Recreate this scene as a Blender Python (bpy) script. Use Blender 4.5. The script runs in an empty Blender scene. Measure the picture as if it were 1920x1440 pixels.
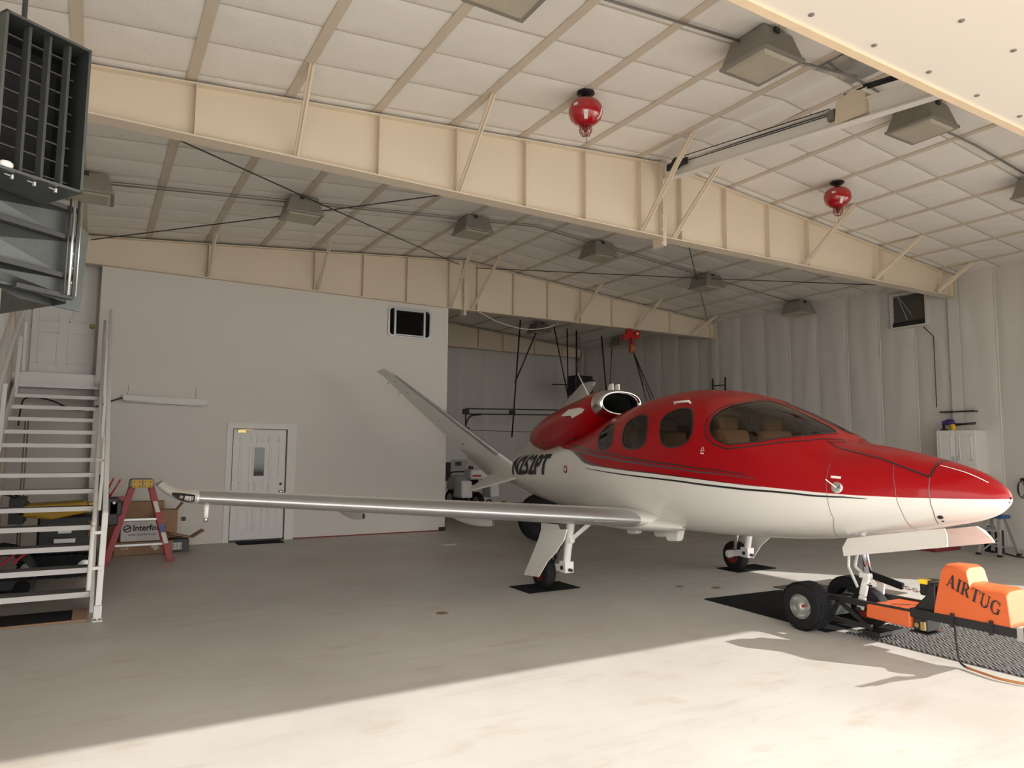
import bpy, math, random
import numpy as np
from mathutils import Vector, Matrix
from mathutils.geometry import delaunay_2d_cdt

random.seed(7)
SC = bpy.context.scene
COL = SC.collection
R = math.radians

# ------------------------------------------------------------------ camera
CAM_H = 1.70
FPX, YAW, PITCH, ROLL = 1332.5, R(30.446), R(5.246), R(.518)
fw = Vector((math.sin(YAW)*math.cos(PITCH), math.cos(YAW)*math.cos(PITCH), math.sin(PITCH)))
rt = Vector((math.cos(YAW), -math.sin(YAW), 0))
up = rt.cross(fw)
r2 = rt*math.cos(ROLL) + up*math.sin(ROLL)
u2 = -rt*math.sin(ROLL) + up*math.cos(ROLL)
cd = bpy.data.cameras.new('camera')
cam = bpy.data.objects.new('camera', cd)
COL.objects.link(cam)
cam.matrix_world = Matrix(((r2.x, u2.x, -fw.x, 0), (r2.y, u2.y, -fw.y, 0), (r2.z, u2.z, -fw.z, CAM_H), (0, 0, 0, 1)))
cd.sensor_fit = 'HORIZONTAL'
cd.sensor_width = 36.0
cd.lens = 36.0*FPX/1920.0
cd.clip_start = .05
cd.clip_end = 300
SC.camera = cam

# ------------------------------------------------------------------ sky, sun, exposure
wd = bpy.data.worlds.new('sky')
SC.world = wd
wd.use_nodes = True
bg = wd.node_tree.nodes['Background']
bg.inputs['Color'].default_value = (1.0, .985, .965, 1)
bg.inputs['Strength'].default_value = 3.4
SUN_T = Vector((-1.5, 1.7, -1.0)).normalized()      # direction the light travels
sd = bpy.data.lights.new('sun', 'SUN')
sd.energy = 7.2
sd.angle = R(.3)
sd.color = (1.0, .965, .91)
sun = bpy.data.objects.new('sun', sd)
COL.objects.link(sun)
sun.rotation_euler = SUN_T.to_track_quat('-Z', 'Y').to_euler()
sun.location = (20, -20, 18)
SC.view_settings.view_transform = 'Standard'
SC.view_settings.look = 'None'
SC.view_settings.exposure = 0.28
SC.view_settings.gamma = 1.0
SC.view_settings.use_curve_mapping = False
SC.cycles.diffuse_bounces = 4
SC.cycles.glossy_bounces = 3
SC.cycles.max_bounces = 8

# ------------------------------------------------------------------ helpers
MATS = {}
def mat(name, color, rough=.5, metal=0., bump=None, var=None, coat=0., trans=0., alpha=1., spec=None, emit=None):
    """principled material; var=(scale, amount, stretch) colour noise, bump=(scale, strength, stretch)"""
    m = bpy.data.materials.new(name); m.use_nodes = True
    nt = m.node_tree; b = nt.nodes['Principled BSDF']
    b.inputs['Base Color'].default_value = (*color, 1)
    b.inputs['Roughness'].default_value = rough
    b.inputs['Metallic'].default_value = metal
    if coat: b.inputs['Coat Weight'].default_value = coat; b.inputs['Coat Roughness'].default_value = .04
    if trans: b.inputs['Transmission Weight'].default_value = trans
    if spec is not None: b.inputs['Specular IOR Level'].default_value = spec
    if alpha < 1: b.inputs['Alpha'].default_value = alpha
    tc = None
    def coords(st):
        nonlocal tc
        if tc is None: tc = nt.nodes.new('ShaderNodeTexCoord')
        mp = nt.nodes.new('ShaderNodeMapping'); mp.inputs['Scale'].default_value = st
        nt.links.new(tc.outputs['Object'], mp.inputs['Vector']); return mp.outputs['Vector']
    if var:
        n = nt.nodes.new('ShaderNodeTexNoise'); n.inputs['Scale'].default_value = var[0]; n.inputs['Detail'].default_value = 5
        nt.links.new(coords(var[2] if len(var) > 2 else (1, 1, 1)), n.inputs['Vector'])
        cr = nt.nodes.new('ShaderNodeMix'); cr.data_type = 'RGBA'
        a = var[1]
        cr.inputs[6].default_value = (*[max(0, c*(1-a)) for c in color], 1)
        cr.inputs[7].default_value = (*[min(1, c*(1+a)) for c in color], 1)
        nt.links.new(n.outputs['Fac'], cr.inputs[0]); nt.links.new(cr.outputs[2], b.inputs['Base Color'])
    if bump:
        n = nt.nodes.new('ShaderNodeTexNoise'); n.inputs['Scale'].default_value = bump[0]; n.inputs['Detail'].default_value = 4
        nt.links.new(coords(bump[2] if len(bump) > 2 else (1, 1, 1)), n.inputs['Vector'])
        bp = nt.nodes.new('ShaderNodeBump'); bp.inputs['Strength'].default_value = bump[1]; bp.inputs['Distance'].default_value = .02
        nt.links.new(n.outputs['Fac'], bp.inputs['Height']); nt.links.new(bp.outputs['Normal'], b.inputs['Normal'])
    MATS[name] = m
    return m

WM = {}                                            # world matrices of roots and parts
def reg(o, parent):
    WM[o] = WM[parent] if parent is not None else Matrix.Identity(4)

def thing(name, label, cat, loc=(0, 0, 0), rotz=0., group=None):
    o = bpy.data.objects.new(name, None); COL.objects.link(o)
    o.empty_display_size = .1
    o.location = loc; o.rotation_euler = (0, 0, rotz)
    o['label'] = label; o['category'] = cat
    if group: o['group'] = group
    WM[o] = Matrix.Translation(loc) @ Matrix.Rotation(rotz, 4, 'Z')
    return o

def tag(o, label, cat, group=None):
    o['label'] = label; o['category'] = cat
    if group: o['group'] = group
    return o

def structure(o, label=None):
    o['kind'] = 'structure'
    if label: o['label'] = label
    return o

class MB:
    """mesh builder"""
    def __init__(s): s.v = []; s.f = []; s.m = []
    def add(s, vs, fs, mi=0):
        b = len(s.v); s.v += [tuple(map(float, v)) for v in vs]
        for f in fs: s.f.append([b+i for i in f]); s.m.append(mi)
        return s
    def box(s, x0, x1, y0, y1, z0, z1, mi=0):
        return s.add([(x0, y0, z0), (x1, y0, z0), (x1, y1, z0), (x0, y1, z0), (x0, y0, z1), (x1, y0, z1), (x1, y1, z1), (x0, y1, z1)],
                     [(0, 3, 2, 1), (4, 5, 6, 7), (0, 1, 5, 4), (1, 2, 6, 5), (2, 3, 7, 6), (3, 0, 4, 7)], mi)
    def cbox(s, c, sz, mi=0):
        return s.box(c[0]-sz[0]/2, c[0]+sz[0]/2, c[1]-sz[1]/2, c[1]+sz[1]/2, c[2]-sz[2]/2, c[2]+sz[2]/2, mi)
    def bar(s, a, b, w, h, upv=(0, 0, 1), mi=0):
        """rectangular bar from a to b, w across, h along upv"""
        a = Vector(a); b = Vector(b); d = (b-a).normalized(); u = Vector(upv)
        if abs(d.dot(u)) > .98: u = Vector((0, 1, 0)) if abs(d.y) < .9 else Vector((1, 0, 0))
        x = d.cross(u).normalized(); u = x.cross(d)
        vs = []
        for p in (a, b):
            for i, j in ((-1, -1), (1, -1), (1, 1), (-1, 1)): vs.append(p + x*(i*w/2) + u*(j*h/2))
        return s.add(vs, [(3, 2, 1, 0), (4, 5, 6, 7), (0, 1, 5, 4), (1, 2, 6, 5), (2, 3, 7, 6), (3, 0, 4, 7)], mi)
    def tube(s, pts, r, n=8, mi=0, cap=True):
        pts = [Vector(p) for p in pts]
        rs = r if isinstance(r, (list, tuple)) else [r]*len(pts)
        t0 = (pts[1]-pts[0]).normalized()
        u = Vector((0, 0, 1)) if abs(t0.z) < .9 else Vector((1, 0, 0))
        x = t0.cross(u).normalized()
        b = len(s.v)
        for i, p in enumerate(pts):
            t = (pts[min(i+1, len(pts)-1)]-pts[max(i-1, 0)]).normalized()
            x = (x - t*x.dot(t)).normalized(); y = t.cross(x)
            for k in range(n):
                a = 2*math.pi*k/n
                s.v.append(tuple(p + x*(rs[i]*math.cos(a)) + y*(rs[i]*math.sin(a))))
        for i in range(len(pts)-1):
            for k in range(n):
                k2 = (k+1) % n
                s.f.append([b+i*n+k, b+i*n+k2, b+(i+1)*n+k2, b+(i+1)*n+k]); s.m.append(mi)
        if cap:
            s.f.append([b+k for k in range(n)][::-1]); s.m.append(mi)
            e = b+(len(pts)-1)*n; s.f.append([e+k for k in range(n)]); s.m.append(mi)
        return s
    def lathe(s, prof, o, axis, n=24, mi=0, close=False, cap=True):
        """prof: list of (radius, height along axis)"""
        o = Vector(o); d = Vector(axis).normalized()
        u = Vector((0, 0, 1)) if abs(d.z) < .9 else Vector((1, 0, 0))
        x = d.cross(u).normalized(); y = d.cross(x)
        b = len(s.v); L = len(prof)
        for rr, h in prof:
            for k in range(n):
                a = 2*math.pi*k/n
                s.v.append(tuple(o + d*h + x*(rr*math.cos(a)) + y*(rr*math.sin(a))))
        rng = range(L if close else L-1)
        for i in rng:
            j = (i+1) % L
            for k in range(n):
                k2 = (k+1) % n
                s.f.append([b+i*n+k, b+i*n+k2, b+j*n+k2, b+j*n+k]); s.m.append(mi)
        if not close and cap:
            if prof[0][0] > 1e-5: s.f.append([b+k for k in range(n)][::-1]); s.m.append(mi)
            if prof[-1][0] > 1e-5: s.f.append([b+(L-1)*n+k for k in range(n)]); s.m.append(mi)
        return s
    def prism(s, poly, off, mi=0):
        n = len(poly); off = Vector(off)
        vs = [Vector(p) for p in poly]; vs = vs + [p+off for p in vs]
        fs = [list(range(n))[::-1], list(range(n, 2*n))] + [(i, (i+1) % n, n+(i+1) % n, n+i) for i in range(n)]
        return s.add(vs, fs, mi)
    def grid(s, P, mi=0, wrap=False):
        """P: array (nu,nv,3)"""
        nu, nv = len(P), len(P[0]); b = len(s.v)
        for row in P:
            for p in row: s.v.append((float(p[0]), float(p[1]), float(p[2])))
        for i in range(nu-1):
            for j in range(nv if wrap else nv-1):
                j2 = (j+1) % nv
                s.f.append([b+i*nv+j, b+i*nv+j2, b+(i+1)*nv+j2, b+(i+1)*nv+j]); s.m.append(mi)
        return s
    def mesh(s, name, mats, smooth=False, M=None):
        me = bpy.data.meshes.new(name)
        vs = s.v if M is None else [tuple(M @ Vector(v)) for v in s.v]
        me.from_pydata(vs, [], s.f)
        for mm in (mats if isinstance(mats, (list, tuple)) else [mats]): me.materials.append(mm)
        if any(s.m): me.polygons.foreach_set('material_index', s.m)
        me.validate()
        import bmesh
        bm = bmesh.new(); bm.from_mesh(me); bmesh.ops.recalc_face_normals(bm, faces=bm.faces); bm.to_mesh(me); bm.free()
        if smooth:
            me.polygons.foreach_set('use_smooth', [True]*len(me.polygons))
            if smooth is not True: me.set_sharp_from_angle(angle=R(smooth))
        me.update()
        return me
    def build(s, name, mats, parent=None, smooth=False, local=False, bevel=0.):
        M = None
        if parent is not None and not local: M = WM[parent].inverted()
        me = s.mesh(name, mats, smooth, M)
        o = bpy.data.objects.new(name, me); COL.objects.link(o)
        if parent is not None: o.parent = parent
        reg(o, parent)
        if bevel:
            md = o.modifiers.new('bevel', 'BEVEL'); md.width = bevel; md.segments = 2; md.limit_method = 'ANGLE'; md.angle_limit = R(40)
        return o

def copy_tree(o, parent=None, loc=None, rotz=None, label=None):
    c = o.copy(); COL.objects.link(c); c.parent = parent
    if loc is not None: c.location = loc
    if rotz is not None: c.rotation_euler = (0, 0, rotz)
    if label: c['label'] = label
    for ch in [x for x in bpy.data.objects if x.parent == o]: copy_tree(ch, c)
    return c

def text_mesh(body, size=1., bold=0., shear=0., spacing=1.):
    """2-D triangles of built-in lettering: (verts xy, faces)"""
    cu = bpy.data.curves.new('lettering', 'FONT'); cu.body = body; cu.size = size; cu.offset = bold; cu.shear = shear
    cu.space_character = spacing; cu.resolution_u = 3
    ob = bpy.data.objects.new('lettering', cu); COL.objects.link(ob)
    dg = bpy.context.evaluated_depsgraph_get()
    me = bpy.data.meshes.new_from_object(ob.evaluated_get(dg))
    vs = [(v.co.x, v.co.y) for v in me.vertices]; fs = [list(p.vertices) for p in me.polygons]
    bpy.data.objects.remove(ob); bpy.data.meshes.remove(me); bpy.data.curves.remove(cu)
    return vs, fs

def fine(vs, fs, maxlen):
    """split long triangles of flat lettering so that it can follow a curved skin"""
    tris = []
    for f in fs:
        for k in range(1, len(f)-1): tris.append((vs[f[0]], vs[f[k]], vs[f[k+1]]))
    out = []
    while tris:
        a, b, c = tris.pop()
        d = [math.dist(a, b), math.dist(b, c), math.dist(c, a)]; k = d.index(max(d))
        if d[k] <= maxlen: out.append((a, b, c)); continue
        p = [(a, b, c), (b, c, a), (c, a, b)][k]; m = ((p[0][0]+p[1][0])/2, (p[0][1]+p[1][1])/2)
        tris += [(p[0], m, p[2]), (m, p[1], p[2])]
    V = {}; F = []
    for t in out: F.append([V.setdefault((round(x, 5), round(y, 5)), len(V)) for x, y in t])
    return list(V), F

def rrect(x0, x1, z0, z1, r, n=5):
    out = []
    for cx, cz, a0 in ((x1-r, z1-r, 0), (x0+r, z1-r, 90), (x0+r, z0+r, 180), (x1-r, z0+r, 270)):
        for k in range(n+1):
            a = R(a0+90*k/n); out.append((cx+r*math.cos(a), cz+r*math.sin(a)))
    return out
# ------------------------------------------------------------------ materials
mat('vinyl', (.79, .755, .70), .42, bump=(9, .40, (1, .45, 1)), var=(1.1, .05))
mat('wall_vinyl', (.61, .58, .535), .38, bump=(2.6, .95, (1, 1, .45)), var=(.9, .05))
mat('purlin_beige', (.58, .50, .40), .6, var=(3, .08))
mat('cream_steel', (.70, .60, .465), .5, var=(.8, .05))
mat('wall_paint', (.66, .625, .575), .7, var=(.6, .03))
mat('trim_paint', (.72, .70, .665), .5)
mat('door_paint', (.70, .69, .665), .45)
mat('rib_steel', (.64, .61, .57), .5)
mat('panel_skin', (.74, .675, .59), .6, var=(.7, .04))
mat('edge_tube', (.72, .56, .38), .55, var=(6, .12))
mat('dark_glass', (.004, .004, .005), .06, spec=.5)
mat('black_rubber', (.009, .009, .010), .9, bump=(60, .25), spec=.15)
mat('tyre', (.012, .012, .013), .8, bump=(40, .2), spec=.25)
mat('black_metal', (.012, .012, .013), .45)
mat('dark_steel', (.055, .055, .055), .5, metal=.6)
mat('grey_steel', (.20, .19, .17), .5, metal=.3, var=(4, .1))
mat('lamp_grey', (.27, .25, .215), .5, metal=.25, var=(5, .12))
mat('lamp_lens', (.42, .38, .30), .35, var=(5, .15), bump=(90, .3))
mat('galvanised', (.09, .097, .094), .45, metal=.8, var=(9, .22), bump=(14, .08))
mat('galv_bright', (.55, .55, .53), .3, metal=.9, var=(12, .2))
mat('duct_dark', (.008, .008, .008), .8)
mat('red_paint', (.32, .0, .004), .32, coat=.28, spec=.2)
mat('white_paint', (.76, .735, .68), .28, coat=.5)
mat('black_paint', (.012, .012, .013), .3, coat=.6)
mat('stripe_grey', (.06, .045, .05), .3, coat=.6)
mat('boot_metal', (.52, .53, .53), .40, metal=.75, bump=(50, .03, (1, 12, 12)))
mat('chrome', (.75, .74, .72), .12, metal=1.)
mat('strut_chrome', (.62, .66, .74), .15, metal=1.)
mat('gear_white', (.78, .77, .74), .35)
mat('hub_red', (.22, .02, .015), .45)
mat('liner_tan', (.42, .33, .24), .7)
mat('seat_tan', (.60, .47, .33), .6)
mat('panel_black', (.02, .018, .016), .6)
mat('white_plain', (.82, .80, .75), .45)
mat('stair_white', (.76, .745, .72), .42, var=(6, .05))
mat('tread_dark', (.10, .10, .095), .8, bump=(80, .4))
mat('orange', (.66, .125, .03), .38, coat=.3, bump=(30, .03))
mat('yellow', (.62, .36, .02), .45)
mat('yellow_sticker', (.85, .62, .03), .5)
mat('ladder_red', (.34, .035, .04), .5, var=(7, .12))
mat('cardboard', (.33, .20, .115), .8, var=(6, .1))
mat('box_white', (.66, .64, .61), .7)
mat('blue_plastic', (.02, .07, .22), .45)
mat('purple_plastic', (.05, .03, .16), .35)
mat('aluminium', (.52, .52, .51), .4, metal=.7)
mat('extinguisher_red', (.36, .004, .008), .2, coat=.8)
mat('hoist_red', (.40, .01, .01), .4)
mat('hoist_orange', (.42, .10, .02), .5)
mat('cord_orange', (.42, .17, .06), .6)
mat('cord_black', (.015, .013, .012), .6)
mat('cable_white', (.65, .62, .56), .6)
mat('mower_red', (.45, .03, .04), .45)
mat('brown_mat', (.085, .065, .05), .9, bump=(50, .3))
mat('gold_metal', (.55, .42, .18), .35, metal=.9)
mat('insul_brown', (.22, .15, .10), .9, var=(9, .4), bump=(20, .8))
mat('foil', (.72, .72, .72), .25, metal=.9, bump=(16, .5))
mat('ink', (.02, .02, .022), .7)
mat('ink_grey', (.16, .15, .15), .6)
mat('vane_dark', (.035, .037, .034), .55, metal=.3, var=(8, .3))
mat('fan_grey', (.075, .070, .058), .6)
mat('slat_grey', (.085, .082, .075), .5, metal=.3)
mat('seam_tape', (.50, .45, .385), .6)
mat('drum_red', (.20, .02, .02), .5)

def glass(name, tint, alpha):
    m = bpy.data.materials.new(name); m.use_nodes = True; nt = m.node_tree
    for n in list(nt.nodes): nt.nodes.remove(n)
    out = nt.nodes.new('ShaderNodeOutputMaterial'); mix = nt.nodes.new('ShaderNodeMixShader')
    tr = nt.nodes.new('ShaderNodeBsdfTransparent'); tr.inputs[0].default_value = (*tint, 1)
    gl = nt.nodes.new('ShaderNodeBsdfGlossy'); gl.inputs['Roughness'].default_value = .03; gl.inputs[0].default_value = (1, 1, 1, 1)
    fr = nt.nodes.new('ShaderNodeFresnel'); fr.inputs[0].default_value = 1.5
    nt.links.new(fr.outputs[0], mix.inputs[0]); nt.links.new(tr.outputs[0], mix.inputs[1]); nt.links.new(gl.outputs[0], mix.inputs[2])
    nt.links.new(mix.outputs[0], out.inputs[0]); MATS[name] = m
glass('tinted_glass', (.62, .49, .37), 1)
glass('clear_lens', (.85, .85, .85), 1)

def concrete():
    m = bpy.data.materials.new('concrete'); m.use_nodes = True; nt = m.node_tree; b = nt.nodes['Principled BSDF']
    N = nt.nodes.new; L = nt.links.new
    tc = N('ShaderNodeTexCoord')
    def noise(sc, det, st=(1, 1, 1), rough=.6):
        mp = N('ShaderNodeMapping'); mp.inputs['Scale'].default_value = st; L(tc.outputs['Object'], mp.inputs['Vector'])
        n = N('ShaderNodeTexNoise'); n.inputs['Scale'].default_value = sc; n.inputs['Detail'].default_value = det; n.inputs['Roughness'].default_value = rough
        L(mp.outputs[0], n.inputs['Vector']); return n.outputs['Fac']
    def ramp(f, p0, p1):
        r = N('ShaderNodeMapRange'); r.inputs[1].default_value = p0; r.inputs[2].default_value = p1; L(f, r.inputs[0]); return r.outputs[0]
    def mix(f, a, bcol):
        x = N('ShaderNodeMix'); x.data_type = 'RGBA'; L(f, x.inputs[0])
        if isinstance(a, tuple): x.inputs[6].default_value = (*a, 1)
        else: L(a, x.inputs[6])
        x.inputs[7].default_value = (*bcol, 1); return x.outputs[2]
    c = mix(ramp(noise(.55, 6), .35, .7), (.44, .415, .38), (.53, .51, .475))
    c = mix(ramp(noise(1.5, 6, (1, 2.2, 1)), .56, .80), c, (.40, .34, .275))       # tan trowel stains
    c = mix(ramp(noise(.8, 8, (1.5, .6, 1), .7), .63, .80), c, (.35, .315, .27))
    c = mix(ramp(noise(2.2, 6, (.35, 2.6, 1), .65), .55, .85), c, (.37, .335, .295))   # trowel streaks
    c = mix(ramp(noise(38, 3), .72, .80), c, (.33, .29, .25))                        # specks
    L(c, b.inputs['Base Color'])
    rr = N('ShaderNodeMapRange'); rr.inputs[3].default_value = .34; rr.inputs[4].default_value = .58; L(noise(1.2, 5), rr.inputs[0]); L(rr.outputs[0], b.inputs['Roughness'])
    bp = N('ShaderNodeBump'); bp.inputs['Strength'].default_value = .12; bp.inputs['Distance'].default_value = .01; L(noise(9, 6), bp.inputs['Height']); L(bp.outputs[0], b.inputs['Normal'])
    MATS['concrete'] = m
concrete()

def tread_plate():
    """rubber tile with a raised pattern of short crossed bars"""
    m = bpy.data.materials.new('tread_rubber'); m.use_nodes = True; nt = m.node_tree; b = nt.nodes['Principled BSDF']
    N = nt.nodes.new; L = nt.links.new
    b.inputs['Roughness'].default_value = .55
    tc = N('ShaderNodeTexCoord'); mp = N('ShaderNodeMapping'); mp.inputs['Rotation'].default_value = (0, 0, R(45)); mp.inputs['Scale'].default_value = (11, 11, 11)
    L(tc.outputs['Object'], mp.inputs[0]); ch = N('ShaderNodeTexChecker'); ch.inputs['Scale'].default_value = 1.; L(mp.outputs[0], ch.inputs['Vector'])
    w1 = N('ShaderNodeTexWave'); w1.inputs['Scale'].default_value = .9; w2 = N('ShaderNodeTexWave'); w2.bands_direction = 'Y'; w2.inputs['Scale'].default_value = .9
    L(mp.outputs[0], w1.inputs[0]); L(mp.outputs[0], w2.inputs[0])
    mx = N('ShaderNodeMix'); L(ch.outputs['Fac'], mx.inputs[0]); L(w1.outputs['Fac'], mx.inputs[2]); L(w2.outputs['Fac'], mx.inputs[3])
    cx = N('ShaderNodeMix'); cx.data_type = 'RGBA'; cx.inputs[6].default_value = (.035, .035, .034, 1); cx.inputs[7].default_value = (.19, .185, .175, 1); L(mx.outputs[0], cx.inputs[0]); L(cx.outputs[2], b.inputs['Base Color'])
    bp = N('ShaderNodeBump'); bp.inputs['Strength'].default_value = .9; bp.inputs['Distance'].default_value = .01; L(mx.outputs[0], bp.inputs['Height']); L(bp.outputs[0], b.inputs['Normal'])
    MATS['tread_rubber'] = m
tread_plate()
G = MATS
# ------------------------------------------------------------------ the hangar shell
XR, ZR, SLOPE = 6.77, 5.82, .084
XL, XW = -1.2, 14.42                     # side walls
Y0, YB, YO = 2.70, 20.0, 13.64           # front wall, back wall, office wall
def zr(x): return ZR - SLOPE*abs(x-XR)

fl = MB().box(-30, 48, -45, 26, -.2, 0).build('floor', G['concrete']); structure(fl, 'pale stained concrete hangar floor')

# roof deck with quilted insulation panels between purlins
dk = MB()
for a, b in ((XL-.1, XR), (XR, XW+.15)):
    dk.add([(a, Y0, zr(a)+.02), (b, Y0, zr(b)+.02), (b, YB+.1, zr(b)+.02), (a, YB+.1, zr(a)+.02),
            (a, Y0, zr(a)+.1), (b, Y0, zr(b)+.1), (b, YB+.1, zr(b)+.1), (a, YB+.1, zr(a)+.1)],
           [(0, 3, 2, 1), (4, 5, 6, 7), (0, 1, 5, 4), (1, 2, 6, 5), (2, 3, 7, 6), (3, 0, 4, 7)])
ceil = dk.build('ceiling', G['vinyl']); structure(ceil, 'white vinyl-faced insulated roof of the hangar')

def quilt_mesh(name, seed, sag=.017, nu=13, nv=11, wr=.005):
    rng = random.Random(seed); ph = [rng.uniform(0, 6.3) for _ in range(6)]
    P = []
    for i in range(nu):
        u = -1+2*i/(nu-1); row = []
        for j in range(nv):
            v = -1+2*j/(nv-1)
            e = (1-u**4)*(1-v**6)
            edge = max(abs(u), abs(v))
            z = -sag*e**.7 + wr*e*(math.sin(5*u+ph[0])*math.sin(4*v+ph[1]) + .8*math.sin(9*u+3*v+ph[2]))*(.4+edge)
            row.append((u/2, v/2, z))
        P.append(row)
    return MB().grid(P).mesh(name, G['vinyl'], True)
QM = [quilt_mesh('insulation_panel', k) for k in range(5)]
PUR = [-.30, .65, 1.60, 2.55, 3.50, 4.45, 5.40, 6.35, 7.19, 8.14, 9.09, 10.03, 10.97, 11.91, 12.85, 13.79]
cols = [XL] + PUR[:8] + [XR] + PUR[8:] + [XW+.05]
ROW0, ROWH, NROW = 4.0, .65, 15
for ci in range(len(cols)-1):
    a, b = cols[ci], cols[ci+1]; xm = (a+b)/2
    for k in range(NROW):
        o = bpy.data.objects.new('insulation_panel', QM[(ci*7+k*3) % 5]); COL.objects.link(o)
        o.parent = ceil; o.location = (xm, ROW0+ROWH*(k+.5), zr(xm)); o.scale = ((b-a)*(1 if (ci+k) % 2 else -1), ROWH, 1)
        o.rotation_euler = (0, math.atan(SLOPE)*(-1 if xm < XR else 1), 0)
far = MB()
for ci in range(len(cols)-1):
    a, b = cols[ci], cols[ci+1]
    for y in [Y0, Y0+.65] + [13.75+.65*i for i in range(10)]:
        P = [[(a+(b-a)*(u+1)/2, y+.65*(v+1)/2, zr(a+(b-a)*(u+1)/2)-.018*(1-u**4)*(1-v**6)) for v in (-1, -.6, 0, .6, 1)] for u in (-1, -.7, 0, .7, 1)]
        far.grid(P)
o = far.build('insulation_quilting', G['vinyl'], ceil, True); o['kind'] = 'stuff'
for x in PUR:
    s = -1 if x < XR else 1
    b = MB().bar((x, Y0, zr(x)-.008), (x, YB, zr(x)-.008), .10 if x < XR else .075, .022, (s*SLOPE, 0, 1))
    b.build('purlin', G['purlin_beige'], ceil)

for k in range(NROW+1):                           # seam tapes across the slopes
    y = ROW0+ROWH*k
    for a, b in ((XL, XR), (XR, XW)):
        MB().bar((a, y, zr(a)-.006), (b, y, zr(b)-.006), .016, .010).build('seam_tape', G['seam_tape'], ceil)

# rafters: tapered cream plate girders
def girder(name, Y, label, stiff, braces, zb=4.735, zbr=4.70, x0=XL+.02, x1=XW-.12):
    xs = [x0, XR, x1]
    def bot(x): return zbr + (zb-zbr)*min(1, abs(x-XR)/7.6)
    web = MB()
    t = .008
    web.prism([(x0, Y-t, bot(x0)), (XR, Y-t, bot(XR)), (x1, Y-t, bot(x1)), (x1, Y-t, zr(x1)-.05), (XR, Y-t, zr(XR)-.05), (x0, Y-t, zr(x0)-.05)], (0, 2*t, 0))
    g = web.build(name, G['cream_steel']); structure(g, label)
    for nm, fz, w in (('bottom_flange', lambda x: bot(x)-.008, .20), ('top_flange', lambda x: zr(x)-.055, .18)):
        m = MB(); m.bar((x0, Y, fz(x0)), (XR, Y, fz(XR)), w, .016); m.bar((XR, Y, fz(XR)), (x1, Y, fz(x1)), w, .016)
        m.build(nm, G['cream_steel'], g)
    for x in stiff:
        MB().box(x-.006, x+.006, Y-.09, Y-.008, bot(x), zr(x)-.06).build('stiffener', G['cream_steel'], g)
    for x in (XR-.015, XR+.015):                       # bolted splice plates at the ridge
        MB().box(x-.012, x+.012, Y-.11, Y+.11, bot(x)-.14, zr(x)-.05).build('splice_plate', G['cream_steel'], g)
    bl = MB()
    for i in range(6):
        for dy in (-.085,):
            bl.lathe([(0, 0), (.016, 0), (.016, .02), (0, .02)], (XR-.028, Y+dy, bot(XR)-.1+.2*i), (-1, 0, 0), 6)
    bl.build('bolt', G['cream_steel'], g)
    for xb, xt, yt in braces:
        m = MB(); m.bar((xb, Y-.07, bot(xb)+.03), (xt, yt, zr(xt)-.02), .075, .018, (1, 0, .3)); m.bar((xb, Y-.07, bot(xb)+.03), (xt, yt, zr(xt)-.02), .016, .06, (1, 0, .3))
        m.build('brace', G['cream_steel'], g)
    # column head against the far side wall
    MB().box(x1, x1+.02, Y-.10, Y+.10, 4.74, zr(x1)-.04).build('column', G['cream_steel'], g)
    MB().box(x1+.03, x1+.045, Y-.10, Y+.10, 0, 4.72).build('column_cover', G['wall_vinyl'], g)
    MB().box(x1+.046, XW+.02, Y-.02, Y+.02, 0, zr(x1)-.06).build('column_web', G['wall_vinyl'], g)
    MB().box(x0-.02, x0+.02, Y-.10, Y+.10, 0, zr(x0)-.04).build('column', G['cream_steel'], g)
    return g
Y1 = 7.43
b1 = girder('beam_1', Y1, 'cream steel roof girder nearest the open hangar door',
       [.70, 2.58, 3.54, 4.50, 5.42, 6.37, 7.12, 8.03, 8.98, 9.93, 11.95, 13.85, 14.2],
       [(1.68, 1.62, 6.58), (3.58, 3.53, 6.45), (6.40, 6.42, 6.4), (6.98, 7.25, 6.6), (9.84, 9.98, 6.55), (11.74, 11.9, 6.6), (13.7, 13.8, 6.75)])
b2 = girder('beam_2', YO, 'cream steel roof girder above the white office wall',
       [1.63, 3.53, 4.50, 5.44, 6.40, 7.08, 8.0, 8.92, 9.86, 10.8, 12.7, 14.15],
       [(1.64, 1.64, 12.9), (3.60, 3.62, 12.85), (6.46, 6.5, 12.75), (6.95, 7.2, 12.75), (9.72, 9.95, 12.85), (11.55, 11.8, 12.9), (13.5, 13.8, 13.0)])
b3 = girder('beam_3', 19.7, 'cream steel roof girder in front of the dark back wall', [8.9, 10.3, 11.2, 12.4, 13.5], [], zb=4.85, zbr=4.85)

# side walls of vinyl panels pulled in at the girts
def curtain_mesh(name, W, H, seed, girts, out=.026):
    rng = random.Random(seed); ph = [rng.uniform(0, 6.3) for _ in range(8)]
    us = [-1, -.985, -.955, -.9, -.75, -.5, -.25, 0, .25, .5, .75, .9, .955, .985, 1]; nv = 40; P = []
    zs = sorted([H*j/(nv-1) for j in range(nv)] + [gz+d for gz in girts for d in (-.03, 0, .03) if gz > .1])
    for u in us:
        row = []
        for z in zs:
            pin = 1.
            for gz in girts: pin = min(pin, (abs(z-gz)/.35)**.6 if abs(z-gz) < .35 else 1.)
            d = out*(1-u**4)*(.2+.8*pin)
            if abs(u) > .95: d += .010*((abs(u)-.955)/.045)**2
            d += .008*(1-u*u)*(math.sin(5*u+1.3*z+ph[0])+.7*math.sin(9*u-2.1*z+ph[1])*(.5+.5*math.sin(z*.9+ph[2])))
            row.append((u*W/2, -d-.002, z))
        P.append(row)
    return MB().grid(P).mesh(name, G['wall_vinyl'], True)
GIRT = (0.02, 2.42, 3.9)
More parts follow.
